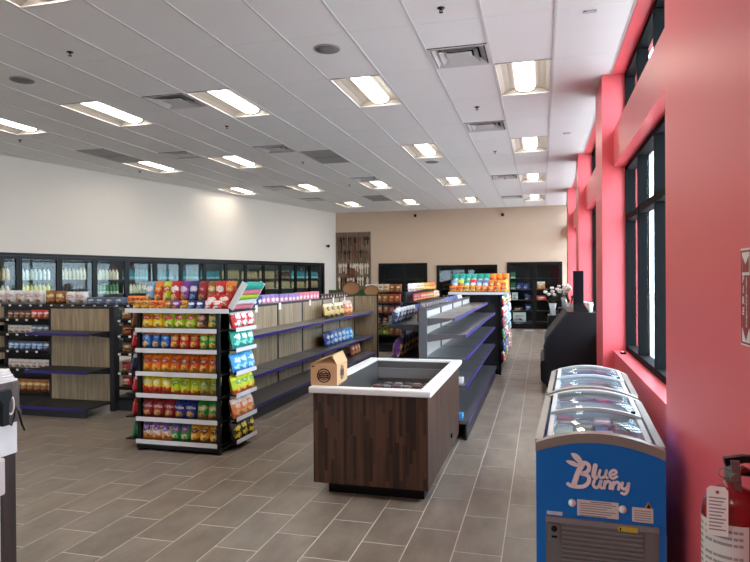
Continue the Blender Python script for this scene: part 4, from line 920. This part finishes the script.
# ------------------------------------------------------------------ black serving counter beyond, flowers, upright panel
KX, KY = 0, 9.4
m_kiosk = M('kiosk_black', (22, 23, 26), .45)
K_ = thing('serving_counter', 'black sloped-front serving counter against the pink wall behind the freezers', 'counter', (.045, KY, 0))
prof = [(.03, .08), (.72, .08), (.72, 1.175), (.32, 1.19), (.045, .82), (.0, .69), (.0, .14)]
MB().box(.12, .70, .05, 1.45, 0, .08).build('plinth', m_black, K_)
MB().prism(prof[::-1], 'y', 0, 1.5).build('body', m_kiosk, K_)
for a, b in (((.32, 1.19), (.045, .82)), ((.045, .82), (.0, .69)), ((.0, .69), (0, .48))):
    MB().prism([(a[0]-.02, a[1]+.01), (b[0]-.02, b[1]), (b[0]+.01, b[1]), (a[0]+.01, a[1])], 'y', -.02, .03).build('edge_trim', m_char, K_)
MB().prism([(-.06, .20), (-.03, .15), (.0, .14), (.0, .48), (-.045, .48), (-.065, .42)], 'y', -.02, 1.4).build('bumper', m_black, K_)
U = thing('upright_panel', 'tall slim black display panel standing on the serving counter', 'display', (.515, KY+.25, 1.181))
MB().prism([(-.055, .12), (.075, .12), (.075, .60), (-.055, .60)], 'y', -.15, .2).build('screen_body', M('panel_black', (14, 13, 20), .6, spec=.08), U)
MB().prism([(-.06, 0), (.15, 0), (.12, .05), (.075, .12), (-.055, .12)], 'y', -.15, .2).build('flared_foot', m_black, U)
m_leaf = M('leaf_dark', (54, 66, 48), .7); m_petal = M('petal_white', (226, 222, 214), .7); m_vase = M('vase_pale', (196, 206, 204), .2)
def bouquet(loc, lb, s, seed):
    rnd = random.Random(seed); B = thing('bouquet', lb, 'flowers', loc)
    MB().lathe([(.05*s, 0), (.045*s, .1*s), (.065*s, .2*s)], 12).build('vase', m_vase, B)
    st = MB(); hd = []
    for k in range(9):
        a = rnd.uniform(0, 6.28); r = rnd.uniform(.03, .13)*s; h_ = rnd.uniform(.34, .46)*s
        st.tube([(0, 0, .12*s), (r*.4*math.cos(a), r*.4*math.sin(a), .25*s), (r*math.cos(a), r*math.sin(a), h_)], .005*s, 5); hd.append((r*math.cos(a), r*math.sin(a), h_))
    st.build('stems', m_leaf, B)
    for (x, y, z) in hd: MB().lathe([(.008, -.02*s), (.03*s, -.005), (.036*s, .012*s), (.02*s, .028*s), (.002, .03*s)], 8, (x, y, z)).build('flower_head', m_petal, B)
    lf = MB()
    for k in range(12):
        a = rnd.uniform(0, 6.28); r = rnd.uniform(.06, .12)*s; z = rnd.uniform(.22, .34)*s
        lf.add([(r*.3*math.cos(a), r*.3*math.sin(a), z-.05), (r*math.cos(a+.3), r*math.sin(a+.3), z), (r*1.4*math.cos(a), r*1.4*math.sin(a), z+.03), (r*math.cos(a-.3), r*math.sin(a-.3), z)], [(0, 1, 2, 3), (3, 2, 1, 0)])
    lf.build('leaves', m_leaf, B); return B
FS = thing('flower_stand', 'dark tiered stand holding white flowers behind the serving counter', 'stand', (.12, 12.5, 0))
MB().box(0, .5, 0, .6, 0, .95).build('lower_tier', m_black, FS); MB().box(.2, .5, .25, .6, .95, 1.08).build('upper_tier', m_black, FS)
bouquet((.21, 12.60, .95), 'leftmost white flower bouquet behind the serving counter', 1.15, 1); bouquet((.52, 12.60, .95), 'white flower bouquet in pale vase beside the upright panel', 1.2, 2); bouquet((.44, 12.97, 1.08), 'white flower bouquet farthest back on the tiered stand', 1.0, 3)
for k in range(3):
    C = thing('cup_stack', 'small stack of pale cups on serving counter, %s from the window' % ['first', 'second', 'third'][k], 'cups', (.68-.03*k, KY+.12+.22*k, 1.178)); MB().lathe([(.03, 0), (.04, .10), (.043, .105), (.043, .12), (.04, .125), (.043, .14)], 12).build('cups', [m_white, P['peach'], m_paper][k], C)

# ------------------------------------------------------------------ glass-door coolers
m_cblk = M('cooler_frame_black', (10, 10, 10), .4)
m_cint = M('cooler_interior', (74, 80, 78), .6); m_cintd = M('cooler_interior_dark', (44, 44, 46), .6)
m_cshelf = M('cooler_shelf', (70, 72, 74), .4)
def door(parent_loc, rz, x0, x1, z0, z1, label, grp, fw=.055):
    D = thing('cooler_door', label, 'door', (0, 0, 0), 0, grp); D.matrix_world = tmat(parent_loc, rz) @ Matrix.Translation((x0, 0, z0))
    w_, h_ = x1-x0, z1-z0
    MB().box(0, fw, -.03, .01, 0, h_).box(w_-fw, w_, -.03, .01, 0, h_).box(fw, w_-fw, -.03, .01, 0, fw+.02).box(fw, w_-fw, -.03, .01, h_-fw, h_).build('door_frame', m_cblk, D)
    MB().box(fw, w_-fw, -.012, -.006, fw+.02, h_-fw).build('pane', m_glass, D)
    MB().box(w_-fw*.7, w_-fw*.3, -.06, -.045, h_*.38, h_*.62).box(w_-fw*.65, w_-fw*.35, -.045, -.03, h_*.39, h_*.41).box(w_-fw*.65, w_-fw*.35, -.045, -.03, h_*.59, h_*.61).build('handle', m_black, D)
    return D
# left bank
LL = (LA.x, LA.y, 0); LM = tmat(LL, LROT); NPIT = .81; T0 = TC0+.02
bank = thing('cooler_cabinet', 'long black walk-in cooler case with glass doors in the cream wall', 'cooler', LL, LROT)
LEN = TC1-TC0
MB().box(TC0, TC1, .70, .74, CZ0, CZ1).build('back_liner', m_cint, bank)
MB().box(TC0, TC1, .02, .70, CZ1-.03, CZ1).build('top_liner', m_cint, bank); MB().box(TC0, TC1, .02, .70, CZ0, CZ0+.03).build('floor_liner', m_cint, bank)
MB().box(TC0, TC0+.02, .02, .70, CZ0+.03, CZ1-.03).build('end_liner', m_cint, bank); MB().box(TC1-.02, TC1, .02, .70, CZ0+.03, CZ1-.03).build('end_liner', m_cint, bank)
MB().box(TC0-.04, TC1+.04, -.035, -.001, CZ1-.005, CZ1+.05).build('head_trim', m_cblk, bank)
for xj in (TC0-.04, TC1): MB().box(xj, xj+.04, -.035, -.001, 0, CZ1).build('jamb_trim', m_cblk, bank)
ORD = ['first', 'second', 'third', 'fourth', 'fifth', 'sixth', 'seventh', 'eighth', 'ninth', 'tenth', 'eleventh', 'twelfth', 'thirteenth', 'fourteenth', 'fifteenth']
pk('bt_white', (214, 216, 206), (90, 120, 180), None, None, None, t0=.9); pk('bt_yellow', (214, 196, 70), (60, 140, 70), (230, 226, 200), None, None, t0=.9)
pk('bt_cream', (218, 206, 176), (170, 50, 40), None, None, None, t0=.92); pk('bt_green', (70, 120, 70), (40, 60, 44), (190, 200, 170), None, None, t0=.85)
pk('bt_teal', (46, 130, 138), (24, 70, 96), (130, 190, 190), None, None, t0=.9); pk('bt_brown', (86, 50, 30), (170, 150, 110), (140, 96, 50), None, None, t0=.88)
pk('bt_dark', (40, 34, 34), (150, 40, 34), (90, 80, 70), None, None, t0=.9); pk('bt_tan', (180, 150, 104), (70, 44, 30), None, None, None, t0=.9); pk('bt_purple', (90, 90, 140), (190, 190, 200), None, None, None, t0=.9)
DOORP = [('bt_dark', 'bt_brown', 'bt_brown'), ('bt_tan', 'bt_cream', 'bt_yellow'), ('bt_white', 'bt_yellow', 'bt_purple'), ('bt_cream', 'bt_dark', 'bt_cream'), ('bt_cream', 'bt_green', 'bt_green'), ('bt_teal', 'bt_cream', 'bt_teal'), ('bt_teal', 'bt_teal', 'bt_dark'), ('bt_teal', 'bt_brown', 'bt_dark'), ('bt_teal', 'bt_dark', 'bt_brown'),
         ('bt_tan', 'bt_brown', 'bt_dark'), ('bt_tan', 'bt_tan', 'bt_brown'), ('bt_tan', 'bt_tan', 'bt_tan'), ('bt_brown', 'bt_tan', 'bt_brown'), ('bt_teal', 'bt_tan', 'bt_dark'), ('bt_teal', 'bt_tan', 'bt_brown')]
LITP = (2, 3, 4, 5)
BW = {'bt_white': 'white', 'bt_yellow': 'yellow', 'bt_cream': 'cream', 'bt_green': 'green', 'bt_teal': 'teal', 'bt_brown': 'brown', 'bt_dark': 'dark', 'bt_tan': 'tan', 'bt_purple': 'mauve'}
SHZ = (1.70, 1.39, 1.06, .72, .40)
for i in range(15):
    x0 = TC0+.025+i*NPIT; x1 = x0+NPIT-.005
    if x1 > TC1+.01: break
    door(LL, LROT, x0, x1, CZ0, CZ1-.01, '%s glass door from the near end of the long cooler' % ORD[i], 'glass doors of the long cooler')
    MB().box(x0-.015, x0+.010, .014, .030, CZ0+.1, CZ1-.06).build('led_strip', m_led if i in (2, 3, 4, 5) else M('dim_led', (240, 248, 250), .5, emit=12.0), bank)
    for z in SHZ: MB().box(x0+.02, x1-.02, .10, .62, z-.012, z).build('shelf', m_cshelf, bank)
    for j, z in enumerate(SHZ[:3]):
        a = DOORP[i][j]
        if i < 1 or (j == 2 and i > 4): continue
        nb = 8 if j < 2 else 6
        fill(LM, x0+.06, x1-.06, .17, z, [(nb, 'bottle', P[a], (.038, .235+.02*((i+j) % 2)), BW[a]+' bottle')], 'on %s shelf behind the %s cooler door' % (['top', 'second', 'third'][j], ORD[i]), 'bottles in the long cooler, door %s, %s shelf' % (ORD[i], ['top', 'second', 'third'][j]))
# back-wall coolers
WB = ['left', 'middle', 'right']
for q, (a, b, zt) in enumerate(BK):
    Cc = thing('cooler_cabinet', 'black two-door glass cooler in the beige back wall, %s of three' % WB[q], 'cooler', (a, YB, 0), 0, 'coolers in the back wall'); w_ = b-a
    MB().box(0, w_, .66, .70, .10, zt).build('back_liner', m_cintd, Cc); MB().box(0, w_, .02, .66, zt-.03, zt).build('top_liner', m_cintd, Cc); MB().box(0, w_, .02, .66, .10, .13).build('floor_liner', m_cintd, Cc)
    for x in (0, w_-.02): MB().box(x, x+.02, .02, .66, .13, zt-.03).build('side_liner', m_cintd, Cc)
    MB().box(-.04, w_+.04, -.035, -.001, zt-.005, zt+.03).box(-.04, 0, -.035, -.001, .04, zt).box(w_, w_+.04, -.035, -.001, .04, zt).box(0, w_, -.035, -.001, .04, .12).build('surround', m_cblk, Cc)
    MB().box(w_/2-.015, w_/2+.015, .014, .03, .2, zt-.1).build('led_strip', M('back_led', (240, 248, 250), .5, emit=2.0), Cc)
    for k in range(2): door((a, YB, 0), 0, k*w_/2, (k+1)*w_/2, .12, zt-.01, '%s glass door of %s back-wall cooler' % (['left', 'right'][k], WB[q]), 'glass doors of the back-wall coolers', .06)
    for z in (1.65, 1.30, .95, .60, .25):
        MB().box(.03, w_-.03, .08, .6, z-.012, z).build('shelf', m_cshelf, Cc)
    cm = tmat((a, YB, 0), 0)
    if q < 2:
        for z, nm in ((1.30, 'upper'), (.95, 'lower')): fill(cm, .1, w_-.1, .16, z, [(14, 'can', P['bt_dark' if z > 1 else 'bt_tan'], (.045, .17), ('dark' if z > 1 else 'tan')+' can')], 'on %s shelf of %s back-wall cooler' % (nm, WB[q]), 'cans in %s back-wall cooler, %s shelf' % (WB[q], nm))
    else:
        for (xx, z, a_, dim, wd_) in ((.14, 1.65, 'bt_green', (.14, .22, .2), 'green'), (.34, 1.30, 'navy', (.20, .20, .2), 'blue left'), (.56, 1.30, 'navy', (.20, .20, .2), 'blue right'), (1.02, 1.30, 'peach', (.24, .24, .2), 'peach'), (.14, 1.30, 'bt_green', (.14, .24, .2), 'pale green'), (.20, .95, 'white', (.18, .24, .2), 'white'), (.60, .95, 'navy', (.18, .16, .2), 'navy'), (1.02, .95, 'red', (.30, .14, .2), 'red and white'), (.62, .60, 'darkblue', (.18, .2, .2), 'dark blue'), (.30, .60, 'darkpink', (.3, .12, .2), 'dark brown'), (.34, .25, 'white', (.40, .30, .2), 'large cream'), (.3, .13, 'greyblue', (.3, .1, .2), 'grey'), (.65, .13, 'navy', (.26, .1, .2), 'low blue')):
            prod('box', P[a_], dim, cm @ Matrix.Translation((xx, .2, z)), '%s carton behind glass in right back-wall cooler' % wd_, None)

# ------------------------------------------------------------------ tool mural on the back wall
mx0, mx1, mz1 = -6.85, -5.60, 3.27
MU = thing('wall_mural', 'tall brown wooden panel hung with old tools on the back wall', 'mural', ((mx0+mx1)/2, YB-.03, 0))
mw = (mx1-mx0)/2
MB().box(-mw, mw, 0, .025, 0.12, mz1).build('board', wood('mural_brown_board', (80, 62, 48), (128, 104, 82), streak=12), MU)
fm = MB().box(-mw, mw, -.008, 0, mz1-.02, mz1).box(-mw, -mw+.015, -.008, 0, .12, mz1-.02).box(mw-.015, mw, -.008, 0, .12, mz1-.02); fm.build('frame', M('mural_frame', (120, 110, 100), .5), MU)
rnd = random.Random(5); tc_ = [M('tool_dark', (44, 38, 34), .6), M('tool_rust', (104, 66, 46), .7), M('tool_cream', (206, 194, 172), .7), M('tool_brown', (86, 62, 44), .7)]
for r_, (zt, cnt, hh) in enumerate(((3.12, 13, .50), (2.66, 14, .46), (2.20, 13, .44), (1.74, 13, .5))):
    for k in range(cnt):
        x = -mw+.07+(2*mw-.14)*(k+.5)/cnt+rnd.uniform(-.02, .02); h_ = hh*rnd.uniform(.55, 1); wv = rnd.uniform(.022, .05); m_ = tc_[rnd.choice([0, 0, 1, 3, 3, 3]) if r_ < 2 else rnd.choice([0, 1, 2, 2, 2])]
        MB().box(x-wv*.4, x+wv*.4, -.02, 0, zt-h_, zt).box(x-wv, x+wv, -.025, -.002, zt-h_*rnd.uniform(.3, .5), zt-h_*.12).build('hung_tool', m_, MU)
MB().box(-.22, .06, -.02, 0, 1.2, 2.05).build('red_door_print', M('tool_redwood', (112, 58, 44), .7), MU)

# ------------------------------------------------------------------ fire extinguisher and its sign
m_fred = M('extinguisher_red', (128, 10, 16), .25, coat=.4)
EX = thing('fire_extinguisher', 'red fire extinguisher with white inspection tag on pink wall', 'extinguisher', (.582, 2.2, .42))
MB().lathe([(.07, 0), (.086, .015), (.088, .03), (.088, .53), (.081, .568), (.055, .60), (.028, .612), (.024, .63)], 28).build('cylinder', m_fred, EX)
lbm = MB(); a0, a1 = math.radians(150), math.radians(285); n = 14
for (z0_, z1_) in ((.24, .515),):
    vs = []
    for k in range(n+1):
        a = a0+(a1-a0)*k/n; vs += [(.0888*math.cos(a), .0888*math.sin(a), z0_), (.0888*math.cos(a), .0888*math.sin(a), z1_)]
    lbm.add(vs, [(2*k, 2*k+2, 2*k+3, 2*k+1) for k in range(n)], 0, True)
lo = lbm.build('instruction_label', M('ext_label', (214, 208, 204), .5), EX)
tx = MB()
for r_ in range(12):
    for (f0, f1_) in ((.06, .30), (.36, .92)):
        if r_ in (3, 7) and f0 > .3: continue
        vs = []; zc = .49-r_*.020; m6 = 6
        for k in range(m6+1):
            a = a0+(a1-a0)*(f0+(f1_-f0)*k/m6); vs += [(.0892*math.cos(a), .0892*math.sin(a), zc), (.0892*math.cos(a), .0892*math.sin(a), zc+.009)]
        tx.add(vs, [(2*k, 2*k+2, 2*k+3, 2*k+1) for k in range(m6)], 0)
tx.build('printed_text', M('print_grey', (150, 142, 138), .7), lo)
MB().lathe([(.020, .62), (.024, .63), (.024, .67), (.018, .68)], 14).build('valve', m_steel, EX)
MB().prism([(-.02, .675), (.03, .69), (.14, .70), (.14, .712), (.03, .712), (-.025, .70)], 'y', -.012, .012).build('upper_lever', m_black, EX)
MB().prism([(.02, .66), (.13, .62), (.132, .632), (.03, .678)], 'y', -.011, .011).build('lower_lever', m_fred, EX)
hk = MB().prism([(-.012, .70), (.012, .70), (.02, .60), (.034, .555), (.012, .552), (.0, .60)], 'y', -.034, -.022).build('chrome_clip', m_steel, EX)
rg = MB().tube([(-.03+.016*math.cos(k*math.pi/8), -.03, .66+.016*math.sin(k*math.pi/8)) for k in range(17)], .002, 6).build('pull_ring', m_steel, EX)
q = MB().lathe([(.016, 0), (.016, .012), (.012, .014)], 14).build('gauge', m_steel, EX, (.0, -.026, .648)); q.rotation_euler.x = R(90)
MB().tube([(.02, .02, .65), (.06, -.03, .66), (.10, -.05, .60), (.105, -.05, .35), (.10, -.05, .2)], .009, 8).build('hose', m_black, EX)
tg = MB().prism([(-.029, -.15), (.029, -.15), (.029, -.010), (.020, 0), (-.020, 0), (-.029, -.010)], 'y', -.001, .001).build('inspection_tag', m_paper, EX, (-.066, -.094, .635)); tg.rotation_euler.z = R(-8)
tl = MB()
for k in range(10): tl.box(-.023, .023-.006*(k % 3), -.0018, -.001, -.036-k*.0108, -.032-k*.0108)
tl.build('printed_text', M('print_grey', (150, 142, 138), .7), tg)
q = MB().lathe([(.005, 0), (.005, .003)], 10).build('grommet', M('grommet_red', (150, 60, 60), .5), tg, (0, -.001, -.016)); q.rotation_euler.x = R(90)
MB().box(.02, .085, -.03, .03, .30, .34).box(.075, .085, -.03, .03, .05, .62).build('wall_bracket', m_char, EX)
SG = thing('wall_sign', 'white and red vertical fire extinguisher arrow sign on pink wall', 'sign', (PX, 2.372, 1.465))
MB().box(-.004, 0, -.11, 0, 0, .325).build('plate', m_white, SG)
m_sred = M('sign_red', (150, 40, 44), .5)
sr = MB(); e = .0055
for (y0, y1, z0, z1) in ((-.104, -.006, .312, .318), (-.104, -.006, .006, .012), (-.012, -.006, .012, .312), (-.104, -.098, .012, .312)): sr.box(-e, -.004, y0, y1, z0, z1)
sr.add([(-e, -.020, .245), (-e, -.090, .245), (-e, -.090, .30), (-e, -.055, .27), (-e, -.020, .30)], [(0, 1, 2, 3), (0, 3, 4)])
sr.add([(-e, -.055, .018), (-e, -.090, .06), (-e, -.020, .06)], [(0, 1, 2), (2, 1, 0)])
sr.box(-e, -.004, -.096, -.014, .06, .235); sr.build('red_print', m_sred, SG)
for body, y in (('FIRE', -.032), ('EXTINGUISHER', -.066)):
    # letters stacked downwards, facing the room
    for k, ch in enumerate(body):
        sz = .030 if len(body) < 6 else .0145; pit = .036 if len(body) < 6 else .0140
        ctext(ch, sz*1.15, Matrix.Translation((-.0062, y, .222-k*pit)) @ Matrix.Rotation(R(-90), 4, 'Z') @ Matrix.Rotation(R(90), 4, 'X'), m_white, SG, .0004)

# ------------------------------------------------------------------ checkout counter, lower left
A = thing('checkout_counter', 'white-topped brown checkout counter at lower left edge', 'counter', (-2.985, 1.62, 0))
MB().box(0, .88, .02, .40, 0, .84).build('cabinet', m_bwood, A); MB().bbox(-.02, .90, 0, .42, .84, .985, .008).build('top', m_white, A); MB().box(.88, .893, .30, .395, 0, .84).build('end_strip', m_white, A)
B = thing('checkout_counter', 'rear brown counter with white apron at left edge, behind the nearer one', 'counter', (-3.97, 2.45, 0))
MB().box(0, 1.10, 0, .42, 0, .73).build('cabinet', wood('dark_counter_wood', (40, 28, 24), (66, 48, 42)), B); MB().bbox(-.01, 1.11, -.01, .43, .73, .91, .008).build('top', m_white, B)
C = thing('register_cabinet', 'brown wood cabinet standing on the white counter at left edge', 'cabinet', (-3.82, 2.62, .91))
MB().box(0, .98, 0, .25, 0, .225).build('body', m_bwood, C); MB().box(.0, .985, -.008, .0, .0, .012).build('base_strip', m_char, C)
pp = thing('paper_stack', 'loose white papers on the brown counter cabinet', 'papers', (-3.21, 2.66, 1.135))
for k in range(5):
    q = MB().box(-.18, .36-.01*k, 0, .2, k*.014, k*.014+.012).build('sheet', m_paper, pp); q.rotation_euler.z = R(rnd.uniform(-4, 4))
sn = thing('barcode_scanner', 'black hand scanner with coiled cord hanging on the brown cabinet at left', 'scanner', (-2.825, 2.72, .92))
MB().box(0, .012, -.03, .03, .10, .17).build('holster', m_black, sn)
MB().prism([(-.025, .0), (.015, .0), (.02, .12), (.04, .15), (.03, .19), (-.05, .185), (-.05, .15), (-.02, .12)], 'x', .012, .05).build('grip', m_black, sn)
MB().tube([(.035, .01, .02), (.03, .05, -.01), (.03, .07, .03), (.03, .08, .08), (.03, .10, .05), (.03, .12, -.02), (.03, .14, -.06)], .006, 6).build('cord', m_black, sn)
MB().tube([(.03, .045+.022*math.cos(k*math.pi/8), .10+.05*math.sin(k*math.pi/8)) for k in range(17)], .005, 6).build('cord_loop', m_paper, sn)
